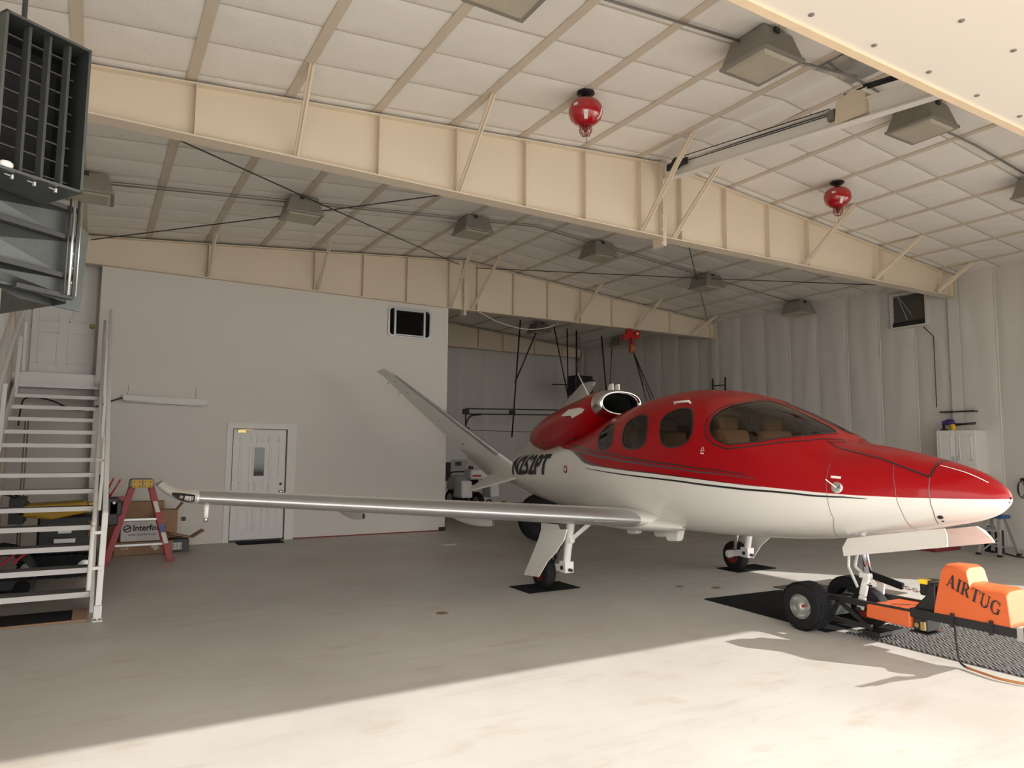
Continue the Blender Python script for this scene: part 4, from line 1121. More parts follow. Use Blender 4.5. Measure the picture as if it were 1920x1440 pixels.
for y in (9.2, 11.6, 13.3):
    z = H1/Dp*(y-YS)+.15; MB().bar((-1.06, y, z), (-1.04, y, z+.90), .05, .05).build('baluster', G['stair_white'], st)

# ------------------------------------------------------------------ things under the stairs
sb = thing('snow_blower', 'yellow and black snow blower with tracks stored beneath the stairs', 'snow blower', (-.25, 11.3, 0))
q = MB(); q.prism([(-.82, 11.0, .80), (-.70, 11.0, .93), (-.05, 11.0, .96), (.0, 11.0, .93), (.0, 11.0, .82), (-.40, 11.0, .74)], (0, .50, 0)); q.build('engine_cowl', G['yellow'], sb, bevel=.03)
MB().box(.0, .14, 11.15, 11.4, .86, .94).build('cowl_neck', G['yellow'], sb, bevel=.01)
q = MB(); q.box(-.55, .12, 11.05, 11.55, .28, .78); q.build('engine_block', G['black_metal'], sb, bevel=.03)
q = MB(); q.box(-.32, -.17, 10.98, 11.06, .56, .64); q.box(-.36, -.12, 10.96, 11.05, .44, .50); q.cbox((-.24, 10.97, .40), (.12, .03, .05)); q.build('carburettor', G['aluminium'], sb, bevel=.006)
MB().tube([(.02, 10.98, .72), (.04, 10.96, .62), (.02, 10.97, .52)], .012, 8).build('fuel_hose', G['cord_orange'], sb, True)
def track(yc):
    q = MB(); prof = []
    for k in range(40):
        a = 2*math.pi*k/40; cx = -.30+.42*math.copysign(abs(math.cos(a))**.6, math.cos(a)); cz = .15+.14*math.copysign(abs(math.sin(a))**.6, math.sin(a)); prof.append((cx, cz))
    q.prism([(x, yc-.07, z) for x, z in prof], (0, .14, 0))
    for x, z in prof:
        d = Vector((x+.30, 0, z-.15)).normalized(); q.bar(Vector((x, yc, z)), Vector((x, yc, z))+d*.018, .14, .022, d.cross(Vector((0, 1, 0))))
    return q
for yc in (11.02, 11.60):
    tk = track(yc).build('rubber_track', G['tyre'], sb)
    for x in (-.62, .0): MB().lathe([(.08, -.03), (.08, .03), (.03, .04), (0, .04)], (x, yc-.08, .14), (0, -1, 0), 14).build('road_wheel', G['aluminium'], tk)
q = MB(); q.tube([(-.45, 11.1, .75), (-.86, 11.05, 1.06), (-1.02, 11.05, 1.10)], .016, 8); q.tube([(-.45, 11.5, .75), (-.86, 11.5, 1.06), (-1.02, 11.5, 1.10)], .016, 8); q.box(-.86, -.70, 11.0, 11.55, .70, 1.02); q.build('handlebars', G['black_metal'], sb)
q = MB(); q.box(.14, .36, 11.1, 11.4, .62, 1.0); q.bar((.20, 11.2, .98), (.10, 11.15, 1.30), .08, .12, (1, 0, 0)); q.cbox((.32, 11.2, .86), (.16, .2, .2)); q.build('discharge_chute', G['black_metal'], sb, bevel=.02)
q = MB(); q.tube([(.24, 11.15, 1.0), (.36, 11.12, 1.24)], .010, 8); q.tube([(.20, 11.25, 1.05), (.28, 11.2, 1.26)], .010, 8); q.tube([(.1, 11.2, 1.02), (.06, 11.2, 1.12)], .012, 8); q.build('control_lever', G['hoist_red'], sb, True)
MB().lathe([(.018, 0), (.018, .02), (0, .022)], (.30, 11.09, .93), (0, -1, 0), 10).build('reflector', G['white_plain'], sb)
mw = thing('lawn_mower', 'black and red machine cover low at the picture edge behind the treads', 'mower', (-.85, 10.3, 0))
q = MB(); P = []
for i in range(9):
    a = math.pi*i/8; P.append([(-.83-.34*math.cos(a), y, .14+.42*math.sin(a)*(1-.25*abs(y-10.3)/.35)) for y in (9.95, 10.0, 10.15, 10.3, 10.45, 10.6, 10.65)])
q.grid(P); q.box(-1.17, -.49, 9.95, 10.65, .06, .16); q.build('mower_deck', G['black_metal'], mw, 40)
for k in range(4):
    MB().bar((-1.06+.12*k, 9.94, .30+.02*k), (-.93+.12*k, 9.935, .42+.02*k), .03, .05, (0, 1, 0)).build('red_vent', G['mower_red'], mw, bevel=.008)
for x in (-.60, -.98): MB().lathe([(.07, -.03), (.08, -.02), (.08, .02), (.07, .03), (.03, .035), (0, .035)], (x, 9.92, .08), (0, -1, 0), 16).build('caster_wheel', G['tyre'], mw)

# red fibreglass step ladder
sl = thing('step_ladder', 'red fibreglass step ladder with a yellow cap in front of cartons', 'ladder', (.68, 12.0, 0))
for x0, x1, dx in ((.25, .56, 0), (1.10, .79, 0)):
    for y, yt in ((11.86, 11.98), (12.36, 12.12)):
        MB().bar((x0, y, .0), (x1, yt, 1.13), .085, .035, (0, 1, 0)).build('rail', G['ladder_red'], sl, bevel=.004)
q = MB(); q.prism([(.50, 11.90, 1.10), (.845, 11.90, 1.10), (.825, 11.90, 1.20), (.80, 11.90, 1.215), (.54, 11.90, 1.215), (.515, 11.90, 1.20)], (0, .30, 0)); cap = q.build('top_cap', G['grey_steel'], sl, bevel=.008)
for x in (.60, .745):
    q = MB(); q.prism([(x-.065, 11.888, 1.085), (x+.065, 11.888, 1.085), (x+.065, 11.888, 1.20), (x-.065, 11.888, 1.20)], (0, .012, 0)); pk = q.build('cap_plate', G['yellow'], cap, bevel=.01)
    q = MB()
    for dx in (-.035, .035):
        for dz in (-.03, .03): q.lathe([(.009, 0), (.009, .005), (0, .006)], (x+dx, 11.888, 1.14+dz), (0, -1, 0), 8)
    q.build('rivet', G['black_metal'], pk)
for z, m in ((.62, G['aluminium']), (.25, G['aluminium']), (.9, G['ladder_red'])):
    k = z/1.13; xa, xb = .25+(.31)*k, 1.10-.31*k
    for y0, y1 in ((11.86+.12*k, 12.36-.24*k),):
        if z != .9: MB().bar((xa, (y0+y1)/2-.12, z), (xb, (y0+y1)/2-.12, z), .09, .028).build('step', m, sl)
MB().bar((.16, 11.95, .93), (.53, 11.97, .935), .05, .05).build('tool_tray', G['ladder_red'], sl)
for x0, x1, z0, z1, m, nm in ((.865, .935, .72, .88, G['box_white'], 'label_sheet'), (.92, .985, .42, .55, G['blue_plastic'], 'label_sheet'), (1.0, 1.04, .26, .42, G['box_white'], 'label_sheet')):
    k0, k1 = z0/1.13, z1/1.13; f0 = lambda z: 1.10-.31*z/1.13
    yy = lambda z: 11.86+.12*z/1.13-.024
    q = MB(); q.add([(f0(z0)-.03, yy(z0), z0), (f0(z0)+.03, yy(z0), z0), (f0(z1)+.03, yy(z1), z1), (f0(z1)-.03, yy(z1), z1)], [(0, 1, 2, 3)]); q.build(nm, m, sl)
for x, y in ((.25, 11.86), (1.10, 11.86), (.25, 12.36), (1.10, 12.36)): MB().cbox((x, y, .02), (.10, .05, .04)).build('rubber_foot', G['ladder_red'], sl)

# cartons
def carton(name, x0, x1, y0, y1, z0, z1, m, label, flaps=False, group='cartons behind the red ladder'):
    t = thing(name, label, 'box', ((x0+x1)/2, (y0+y1)/2, z0), 0, group)
    MB().box(x0, x1, y0, y1, z0, z1).build('carton_body', m, t, bevel=.004)
    MB().box(x0-.002, x1+.002, (y0+y1)/2-.03, (y0+y1)/2+.03, z1-.001, z1+.002).build('packing_tape', G['insul_brown'], t)
    return t
c1 = carton('carton', .38, 1.20, 12.70, 13.3, .004, .20, G['cardboard'], 'low wide brown carton lowest in the pile behind the ladder')
q = MB(); q.add([(.88, 12.697, .12), (.96, 12.697, .05), (1.01, 12.697, .10), (.93, 12.697, .17)], [(0, 1, 2, 3)]); q.build('address_label', G['box_white'], c1)
vs, fs = text_mesh('FE PF', .05); MB().add([(.47+x, 12.696, .09+y) for x, y in vs], fs).build('lettering', G['box_white'], c1)
c2 = carton('carton', .46, 1.06, 12.72, 13.3, .21, .52, G['box_white'], 'white printed carton with black lettering and a round mark')
vs, fs = text_mesh('Interform', .13, .003); MB().add([(.62+x*.92, 12.717, .375+y) for x, y in vs], fs).build('lettering', G['ink'], c2)
vs, fs = text_mesh('www.interform.net', .05, .001); MB().add([(.56+x, 12.717, .30+y) for x, y in vs], fs).build('lettering', G['ink_grey'], c2)
q = MB(); q.lathe([(.058, 0), (.058, .002), (.042, .002), (.042, 0)], (.545, 12.718, .41), (0, -1, 0), 20, close=True); q.bar((.50, 12.716, .385), (.595, 12.716, .435), .004, .02, (0, 0, 1)); q.build('round_mark', G['ink'], c2)
c3 = carton('carton', .27, 1.10, 13.32, 13.58, .004, .78, G['cardboard'], 'tall plain brown carton leaning on the office wall behind the printed one')
c4 = carton('carton', .98, 1.28, 13.0, 13.30, .21, .66, G['cardboard'], 'open brown carton with raised flaps at the end of the pile')
MB().prism([(1.28, 13.0, .66), (1.36, 13.0, .76), (1.355, 13.0, .77), (1.275, 13.0, .665)], (0, .3, 0)).build('flap', G['cardboard'], c4)
c5 = carton('carton', 1.14, 1.45, 12.80, 13.35, .004, .20, G['dark_steel'], 'dark grey carton with a white barcode label on the floor')
q = MB(); q.add([(1.20, 12.797, .04), (1.34, 12.797, .04), (1.34, 12.797, .15), (1.20, 12.797, .15)], [(0, 1, 2, 3)]); bl_ = q.build('barcode_label', G['box_white'], c5)
q = MB()
for k in range(7): q.add([(1.215+.018*k, 12.7955, .055), (1.215+.018*k+.004+.004*(k % 3 == 0), 12.7955, .055), (1.215+.018*k+.004+.004*(k % 3 == 0), 12.7955, .135), (1.215+.018*k, 12.7955, .135)], [(0, 1, 2, 3)])
q.build('bars', G['ink'], bl_)
q = MB(); q.bar((1.14, 12.85, .31), (1.48, 12.86, .22), .30, .012, (0, 0, 1)); q.bar((1.48, 12.86, .22), (1.66, 12.87, .33), .28, .012, (0, 0, 1)); tag(q.build('loose_flap', G['cardboard']), 'loose folded cardboard strip lying over the dark carton', 'cardboard')
# wall outlet
q = MB(); q.box(1.40, 1.48, YO-.008, YO, .38, .50); oo = q.build('wall_outlet', G['trim_paint']); tag(oo, 'small wall outlet with a black plug beside the cartons', 'outlet')
MB().cbox((1.44, YO-.03, .45), (.06, .05, .07)).build('plug', G['black_metal'], oo, bevel=.008)

# strip light on the office wall
tl = thing('strip_light', 'long white strip light hung on the office wall by the stairs', 'lamp', (1.05, 13.5, 2.45))
q = MB(); q.prism([(.40, 13.46, 2.46), (.40, 13.60, 2.46), (.40, 13.56, 2.55), (.40, 13.50, 2.55)], (1.31, 0, -.03)); q.build('housing', G['stair_white'], tl, bevel=.004)
q = MB(); q.tube([(.43, 13.505, 2.450), (1.68, 13.505, 2.420)], .016, 10); q.build('tube', G['white_plain'], tl, True)
for x in (.47, 1.52): MB().tube([(x, 13.53, 2.54), (x+.01, 13.58, 2.72)], .004, 6).build('hanger_chain', G['grey_steel'], tl)
cw = MB().tube(smooth_path([(.41, 13.52, 2.50), (.22, 13.55, 2.43), (-.05, 13.6, 2.30), (-.30, 13.62, 2.28), (-.62, 13.60, 2.42), (-.90, 13.62, 2.45), (-.99, 13.62, 2.36), (-1.02, 13.62, 2.0)]), .012, 8).build('lamp_cord', G['cord_black'], None, True)
tag(cw, 'black cord sagging behind the stairs to the strip light', 'cord')
for k, x in enumerate((-.93, -.89)):
    tag(MB().tube([(x, 13.62, .05), (x, 13.62, 2.1)], .008, 8).build('wall_conduit', G['grey_steel'], None, True), 'thin vertical conduit on the wall behind the stairs', 'conduit', 'conduits behind the stairs')
# ------------------------------------------------------------------ ceiling lamps
def make_lamp():
    t = thing('ceiling_lamp', 'x', 'lamp', (0, 0, 0), 0, 'square grey ceiling lamps')
    q = MB(); a, b, h = .20, .265, .24
    q.add([(-a, -a, 0), (a, -a, 0), (a, a, 0), (-a, a, 0), (-b, -b, -h), (b, -b, -h), (b, b, -h), (-b, b, -h)], [(0, 1, 2, 3), (0, 4, 5, 1), (1, 5, 6, 2), (2, 6, 7, 3), (3, 7, 4, 0), (7, 6, 5, 4)])
    q.box(-a-.012, a+.012, -a-.012, a+.012, -.085, -.07)
    q.build('housing', G['lamp_grey'], t, local=True, bevel=.006)
    q = MB(); q.box(-b-.014, b+.014, -b-.014, b+.014, -h-.03, -h); q.build('door_frame', G['lamp_grey'], t, local=True, bevel=.004)
    c = .235
    q = MB(); q.add([(-c, -c, -h-.03), (c, -c, -h-.03), (c, c, -h-.03), (-c, c, -h-.03), (-c+.03, -c+.03, -h-.05), (c-.03, -c+.03, -h-.05), (c-.03, c-.03, -h-.05), (-c+.03, c-.03, -h-.05)], [(0, 1, 5, 4), (1, 2, 6, 5), (2, 3, 7, 6), (3, 0, 4, 7), (4, 5, 6, 7)])
    q.build('lens', G['lamp_lens'], t, local=True)
    q = MB(); q.cbox((-.05, -a-.02, -.03), (.06, .03, .05)); q.cbox((.05, a+.02, -.03), (.06, .03, .05)); q.build('mount_clip', G['dark_steel'], t, local=True)
    return t
lamp0 = make_lamp()
LAMPS = [(2.55, 4.42, 'grey square ceiling lamp cut off by the top edge of the picture'), (5.35, 4.42, 'grey square ceiling lamp beside the ridge, big and near the open door'), (8.05, 4.42, 'grey square ceiling lamp under the door-hoist beam near the open door'),
         (10.9, 4.42, 'grey square ceiling lamp cut off at the side of the picture'),
         (-.20, 10.55, 'grey square ceiling lamp half hidden by the metal duct'), (2.53, 10.62, 'grey square ceiling lamp above the blank office wall, beside the crossed rods'), (5.47, 10.70, 'grey square ceiling lamp between the two girders, just before the ridge'),
         (8.20, 10.72, 'grey square ceiling lamp between the two girders, just past the ridge'), (11.08, 10.72, 'grey square ceiling lamp where two rods cross over the cabin roof'), (13.98, 10.68, 'grey square ceiling lamp nearest the vinyl side wall'),
         (11.2, 17.5, 'dark square lamp behind the far girder beside hanging rods'), (13.95, 17.1, 'dark square lamp behind the far girder near the red hoist')]
for i, (x, y, lb) in enumerate(LAMPS):
    z = zr(x)-.05
    if i == 0: lamp0.location = (x, y, z); lamp0['label'] = lb; WM[lamp0] = Matrix.Translation((x, y, z))
    else: copy_tree(lamp0, None, (x, y, z), 0, lb)
def conduit(name, pts, r_, label, m='grey_steel', cat='conduit', group=None):
    o = MB().tube(pts, r_, 8).build(name, G[m], None, True); return tag(o, label, cat, group)
xs = [1.0, 2.3, 2.8, 5.1]
def rp(x, y, d=.05): return (x, y, zr(x)-d-.035)
conduit('conduit_run', [rp(x, 4.50, .03) for x in (-1, 1.5, 3.5, 5.15)], .012, 'grey conduit running along the roof to the lamp by the ridge')
conduit('conduit_run', [rp(5.60, 4.47, .10), rp(6.4, 4.47, .06), rp(6.77, 4.47, .05), rp(7.2, 4.47, .05), rp(7.8, 4.45, .08)], .013, 'grey conduit linking the two big front ceiling lamps')
conduit('conduit_run', [rp(8.3, 4.45, .10), rp(9.3, 4.45, .05), rp(10.65, 4.46, .05)], .013, 'grey conduit running down the roof to the cut-off lamp')
conduit('conduit_run', [rp(x, 10.72, .03) for x in (-1.0, 2.3, 5.2, 6.77, 8.0, 11.0, 14.3)], .010, 'long thin conduit linking the row of lamps between the girders')
conduit('second_conduit', [rp(x, 10.62, .025) for x in (0., 2.3, 5.2, 6.77, 8.0, 11.0)], .006, 'thinner wire beside the conduit of the middle lamp row', cat='cable')
rods = [((-.6, 7.6, .10), (6.60, 13.52, .12), 'thin brace rod from the near girder to the ridge at the far girder'), ((-.2, 13.5, .10), (6.2, 7.6, .12), 'thin brace rod crossing over the lamp above the office wall'),
        ((7.0, 13.5, .14), (14.3, 8.0, .10), 'thin brace rod running level past the lamp on the far slope'), ((7.2, 7.6, .12), (14.0, 13.5, .10), 'thin steep brace rod from the near girder to the far column head')]
for a, b, lb in rods:
    pa, pb = Vector(rp(*a)), Vector(rp(*b))
    o = MB().tube([pa, pa.lerp(pb, .5)+Vector((0, 0, -.02)), pb], .009, 6).build('brace_rod', G['dark_steel'], None, True); tag(o, lb, 'brace rod', 'roof brace rods')

# fire extinguisher globes
def extinguisher(x, y, label):
    z0 = zr(x)
    t = thing('extinguisher_globe', label, 'extinguisher', (x, y, z0-.5), 0, 'red ceiling extinguishers')
    MB().lathe([(.0, 0), (.095, 0), (.10, -.02), (.06, -.045), (.03, -.05), (.03, -.12), (0, -.12)], (x, y, z0-.015), (0, 0, 1), 20).build('mount', G['black_metal'], t, 40)
    prof = [(.03, -.105), (.10, -.115), (.155, -.145), (.185, -.20), (.188, -.26), (.165, -.325), (.11, -.375), (.05, -.395), (.03, -.40)]
    B = MB().lathe(prof, (x, y, z0), (0, 0, 1), 32).build('tank', G['extinguisher_red'], t, True)
    MB().lathe([(.025, -.39), (.03, -.44), (.02, -.47), (.0, -.47)], (x, y, z0), (0, 0, 1), 12).build('valve', G['drum_red'], t, True)
    q = MB()
    for k in range(8):
        a = 2*math.pi*k/8; d = Vector((math.cos(a), math.sin(a), 0)); c = Vector((x, y, z0))
        q.tube([c+d*.062+Vector((0, 0, -.385)), c+d*.068+Vector((0, 0, -.46)), c+d*.045+Vector((0, 0, -.51)), c+Vector((0, 0, -.515))], .004, 5)
    for zz, rr in ((-.40, .064), (-.46, .068)):
        q.tube([(x+rr*math.cos(a), y+rr*math.sin(a), z0+zz) for a in np.linspace(0, 2*math.pi, 17)], .004, 5, cap=False)
    q.build('guard_cage', G['drum_red'], t)
    MB().tube([(x, y, z0-.515), (x+.02, y, z0-.60)], .004, 6).build('pull_pin', G['grey_steel'], t)
    for ang, zz, w, h in ((R(-125), -.335, .05, .075), (R(-60), -.30, .03, .11), (R(-160), -.22, .05, .03)):
        q = MB(); rr = .188*math.sqrt(max(.05, 1-((zz+.25)/.15)**2*.62))+.006
        def pp(da, dz):
            z_ = zz+dz; r_ = float(np.interp(-z_, [-p[1] for p in prof], [p[0] for p in prof]))+.004
            return (x+r_*math.cos(ang+da), y+r_*math.sin(ang+da), z0+z_)
        q.grid([[pp(-w/.18/2, h*(k/4-.5)) for k in range(5)], [pp(w/.18/2, h*(k/4-.5)) for k in range(5)]]); q.build('sticker', G['box_white'], B)
extinguisher(4.46, 6.05, 'red extinguisher globe hanging from the roof over the wing side')
extinguisher(9.12, 6.25, 'red extinguisher globe hanging on the far roof slope above the nose')

# ------------------------------------------------------------------ ridge beam with door cables
rb = thing('hoist_beam', 'white beam under the ridge carrying the door cables and pulleys', 'beam', (XR, 5.2, 5.1))
q = MB(); y0, z0, y1, z1 = 7.30, 5.50, 2.95, 5.02
for dz, w, h in ((0, .11, .015), (.20, .11, .015)): q.bar((XR, y0, z0+dz), (XR, y1, z1+dz), w, h)
q.bar((XR, y0, z0+.1), (XR, y1, z1+.1), .012, .2); q.build('i_beam', G['vinyl'], rb)
zb_ = lambda y: z1+(y-y1)*(z0-z1)/(y0-y1)
q = MB(); yy = 4.42; q.prism([(XR-.07, yy-.18, zb_(yy)+.02), (XR-.07, yy+.18, zb_(yy)+.03), (XR-.07, yy+.15, zb_(yy)+.27), (XR-.07, yy-.04, zb_(yy)+.33), (XR-.07, yy-.18, zb_(yy)+.24)], (.14, 0, 0)); q.build('pulley_guard', G['cream_steel'], rb)
q = MB(); q.box(XR-.06, XR+.06, yy+.19, yy+.27, zb_(yy)+.10, zb_(yy)+.21); q.build('cable_guide', G['grey_steel'], rb)
q = MB(); q.lathe([(.075, -.03), (.06, 0), (.075, .03)], (XR-.05, 7.02, 5.64), (1, 0, 0), 20); q.bar((XR-.07, 7.18, 5.62), (XR-.07, 6.80, 5.60), .03, .09); q.build('sheave', G['black_metal'], rb)
q = MB()
for dx, dz in ((-.05, .13), (-.02, .17), (.02, .11), (-.07, .20)): q.tube([(XR+dx, 7.0, 5.50+dz), (XR+dx, 4.65, zb_(4.65)+dz*.9+.02)], .006, 6)
q.build('hoist_cable', G['dark_steel'], rb)
q = MB(); a, b = Vector((XR-.02, 4.26, 5.50)), Vector((XR+.0, 3.3, 5.36))
for dx in (-.035, .035): q.tube([a+Vector((dx, 0, 0)), a.lerp(b, .5)+Vector((dx, 0, 0))], .016, 8); 
q.tube([a.lerp(b, .48), b], .009, 6); q.tube([a+Vector((0, .25, .02)), a], .008, 6); q.bar(a.lerp(b, .5)+Vector((-.05, 0, 0)), a.lerp(b, .5)+Vector((.05, 0, 0)), .03, .02); q.build('turnbuckle', G['black_metal'], rb)
# torn ridge insulation
ti = thing('torn_insulation', 'torn roof insulation with shiny foil at the ridge', 'insulation', (6.6, 4.4, 5.7))
P = [[(6.40+.62*u, 4.16+.44*v, zr(6.40+.62*u)-.045-.05*math.sin(3.1*u)*math.sin(3.1*v)) for v in np.linspace(0, 1, 9)] for u in np.linspace(0, 1, 9)]
MB().grid(P).build('foil_sheet', G['foil'], ti, True)
P = [[(6.42+.60*u, 4.02+.13*v+.03*math.sin(7*u), zr(6.5)-.06-.05*math.sin(3.1*v)-.02*math.sin(11*u)) for v in np.linspace(0, 1, 6)] for u in np.linspace(0, 1, 14)]
MB().grid(P).build('fibre_batt', G['insul_brown'], ti, True)

# ------------------------------------------------------------------ galvanised duct with louvre, upper corner
ux, uy = math.sin(R(58.8)), math.cos(R(58.8))     # along the louvre face
nx, ny = uy, -ux                                    # face normal, towards the hangar door
hz = thing('louvred_duct', 'galvanised duct with a big dark louvre hanging by the side wall', 'duct', (-.35, 3.9, 2.3))
B0 = Vector((-.10, 3.75, 0))                        # right-hand vertical edge of the louvre
def hp(a, z, d=0.): return B0 - Vector((ux, uy, 0))*a + Vector((-nx, -ny, 0))*d + Vector((0, 0, z))
ZT, ZL, WD, DP = 3.545, 2.855, .365, .26
def plate(mb, a0, a1, z0, z1, d, t=.012):
    mb.prism([hp(a0, z0, d), hp(a1, z0, d), hp(a1, z1, d), hp(a0, z1, d)], Vector((-nx, -ny, 0))*t)
q = MB(); e = .012
q.prism([hp(0, ZL), hp(0, ZT), hp(e, ZT), hp(e, ZL)], Vector((-nx, -ny, 0))*DP); q.prism([hp(WD, ZL), hp(WD, ZT), hp(WD-e, ZT), hp(WD-e, ZL)], Vector((-nx, -ny, 0))*DP)
q.prism([hp(0, ZT), hp(WD, ZT), hp(WD, ZT-e), hp(0, ZT-e)], Vector((-nx, -ny, 0))*DP); q.prism([hp(0, ZL), hp(WD, ZL), hp(WD, ZL+e), hp(0, ZL+e)], Vector((-nx, -ny, 0))*DP)
q.build('louvre_frame', G['galvanised'], hz)
q = MB(); plate(q, 0, WD, ZL, ZT, DP); q.build('dark_back', G['duct_dark'], hz)
for k in range(3):
    a = .075+.085*k
    q = MB(); q.prism([hp(a, ZL+.01, .03), hp(a+.012, ZL+.01, .03), hp(a+.020, ZL+.01, .06), hp(a+.008, ZL+.01, .06)], (0, 0, ZT-ZL-.02)); q.build('vertical_vane', G['vane_dark'], hz)
for k in range(8):
    z = ZL+.06+.083*k
    q = MB(); q.prism([hp(.01, z, .11), hp(WD-.01, z, .11), hp(WD-.01, z+.012, .15), hp(.01, z+.012, .15)], (0, 0, .006)); q.build('blade', G['slat_grey'], hz)
# hood underside, sloping back to the shaft
q = MB(); q.add([hp(0, ZL), hp(WD, ZL), hp(WD+.1, ZL+.02, .26), hp(.03, ZL-.02, .26)], [(0, 1, 2, 3)]); q.add([hp(0, ZL), hp(.03, ZL-.02, .26), hp(-.02, ZL+.06, .26)], [(0, 1, 2)]); q.build('hood_underside', G['galvanised'], hz)
for a in (.10, .19, .28):
    q = MB(); p = hp(a, ZL-.004, .035); q.lathe([(.008, 0), (.008, -.018), (0, -.02)], p, (0, 0, 1), 8); q.tube([p+Vector((0, 0, -.006)), p-Vector((ux, uy, 0))*.03+Vector((0, 0, -.004))], .003, 5)
    q.build('wing_nut', G['galv_bright'], hz)
MB().lathe([(.022, 0), (.028, .008), (.028, .02), (.02, .028), (0, .028)], hp(.315, ZL+.012, .02), (0, 0, 1), 18).build('round_cap', G['box_white'], hz, True)
# shaft below with cross-broken panels and angle bars
SA = -.125
for z0, z1 in ((2.715, 2.845), (2.525, 2.70), (2.43, 2.51)):
    q = MB(); c = hp(.22, (z0+z1)/2+.02, .27)
    q.add([hp(SA, z1, .30), hp(.85, z1+.05, .30), hp(.85, z0+.05, .30), hp(SA, z0, .30), c], [(0, 1, 4), (1, 2, 4), (2, 3, 4), (3, 0, 4)])
    q.build('duct_panel', G['galvanised'], hz)
q = MB(); q.add([hp(SA, 2.85, .30), hp(SA, 2.39, .30), hp(SA, 2.39, .9), hp(SA, 2.85, .9)], [(0, 1, 2, 3)]); q.add([hp(SA, 2.85, .305), hp(.85, 2.90, .305), hp(.85, 2.45, .305), hp(.12, 2.43, .305), hp(SA, 2.40, .305)], [(0, 1, 2, 3, 4)])
q.build('duct_shaft', G['galvanised'], hz)
for z, e_ in ((2.853, .9), (2.708, .9), (2.517, .9), (2.42, .12)):
    q = MB(); q.bar(hp(SA-.015, z, .275), hp(e_, z+.05*(e_+.1), .275), .03, .022); q.build('angle_bar', G['dark_steel'], hz)
for k, (a_, r_) in enumerate(((SA-.005, .006), (SA+.015, .008), (SA+.035, .005), (SA-.02, .004))):
    MB().tube([hp(a_, 2.90, .25), hp(a_+.004, 2.425, .25)], r_, 8).build('conduit_pipe', G['galv_bright'] if k % 2 else G['galvanised'], hz, True)
q = MB(); q.tube([hp(.0, 2.885, .24), hp(.7, 2.93, .24)], .010, 8); q.build('lamp_tube', G['galv_bright'], hz, True)
q = MB(); q.prism([hp(-.285, 2.80, .42), hp(-.265, 2.385, .42), hp(.02, 2.40, .42), hp(.12, 2.44, .42), hp(.12, 2.86, .42), hp(-.20, 2.86, .42)], Vector((-nx, -ny, 0))*.012); q.build('back_flange', G['galvanised'], hz)
for k in range(5): MB().lathe([(.006, 0), (.006, .006), (0, .007)], hp(-.205, 2.75-.075*k, .415), (nx, ny, 0), 6).build('rivet', G['galv_bright'], hz)
MB().tube([hp(.2, ZT, .2), hp(.2, 5.25, .2)], .012, 6).build('hanger_rod', G['dark_steel'], hz)

# ------------------------------------------------------------------ along the vinyl side wall
cb = thing('wall_cabinet', 'white two-door wall cabinet mounted on the vinyl wall', 'cabinet', (14.2, 7.35, 1.5))
X0 = 14.0
MB().box(X0+.02, XW, 6.98, 7.68, 1.32, 2.13).build('cabinet_body', G['trim_paint'], cb, bevel=.004)
for y0, y1, hy in ((7.345, 7.675, 7.37), (6.985, 7.325, 7.30)):
    d = MB().box(X0, X0+.02, y0, y1, 1.50, 2.12).build('cabinet_door', G['trim_paint'], cb, bevel=.003)
    q = MB()
    for a, b, c_, e_ in ((y0+.06, y1-.06, 1.57, 1.585), (y0+.06, y1-.06, 2.035, 2.05), (y0+.06, y0+.075, 1.57, 2.05), (y1-.075, y1-.06, 1.57, 2.05)): q.box(X0-.014, X0, a, b, c_, e_)
    q.box(X0-.008, X0, y0+.10, y1-.10, 1.61, 2.01); q.build('raised_panel', G['trim_paint'], d)
    MB().tube([(X0, hy, 1.56), (X0-.025, hy, 1.57), (X0-.025, hy, 1.63), (X0, hy, 1.64)], .006, 6).build('handle', G['grey_steel'], d)
vc = thing('hand_vacuum', 'purple and black hand vacuum lying on top of the cabinet', 'vacuum', (14.15, 7.4, 2.13))
q = MB(); q.lathe([(.0, -.10), (.05, -.10), (.06, -.02), (.055, .05), (0, .05)], (14.12, 7.46, 2.29), (0, -1, 0), 16); q.cbox((14.12, 7.56, 2.28), (.07, .10, .07)); q.build('motor_body', G['purple_plastic'], vc, bevel=.008)
MB().lathe([(.05, 0), (.055, .02), (.055, .11), (.05, .12)], (14.12, 7.42, 2.132), (0, 0, 1), 16).build('dust_bin', G['yellow'], vc, True)
q = MB(); q.bar((14.12, 7.58, 2.28), (14.12, 7.60, 2.15), .05, .04); q.cbox((14.12, 7.59, 2.145), (.07, .12, .03)); q.build('grip', G['black_metal'], vc, bevel=.006)
q = MB(); q.tube([(14.12, 7.40, 2.24), (14.12, 7.20, 2.25), (14.12, 7.02, 2.26)], [.028, .02, .024], 10); q.build('nozzle', G['black_metal'], vc, True)
sh = thing('wall_shelf', 'thin dark shelf on brackets above the wall cabinet', 'shelf', (14.3, 7.4, 2.5))
MB().box(14.22, XW, 7.10, 7.72, 2.485, 2.51).build('board', G['dark_steel'], sh, bevel=.003)
q = MB(); q.bar((14.3, 7.10, 2.52), (14.3, 6.98, 2.53), .02, .03); q.build('hook', G['box_white'], sh)
fn = thing('exhaust_fan', 'dark square exhaust fan opening high in the vinyl wall', 'fan', (14.38, 8.30, 4.3))
q = MB(); F0 = (7.96, 8.64, 4.30, 4.96)
for a, b, c_, d_ in ((F0[0], F0[1], F0[2]-.04, F0[2]), (F0[0], F0[1], F0[3], F0[3]+.04), (F0[0]-.04, F0[0], F0[2]-.04, F0[3]+.04), (F0[1], F0[1]+.04, F0[2]-.04, F0[3]+.04)): q.box(14.30, XW, a, b, c_, d_)
q.build('fan_frame', G['wall_vinyl'], fn)
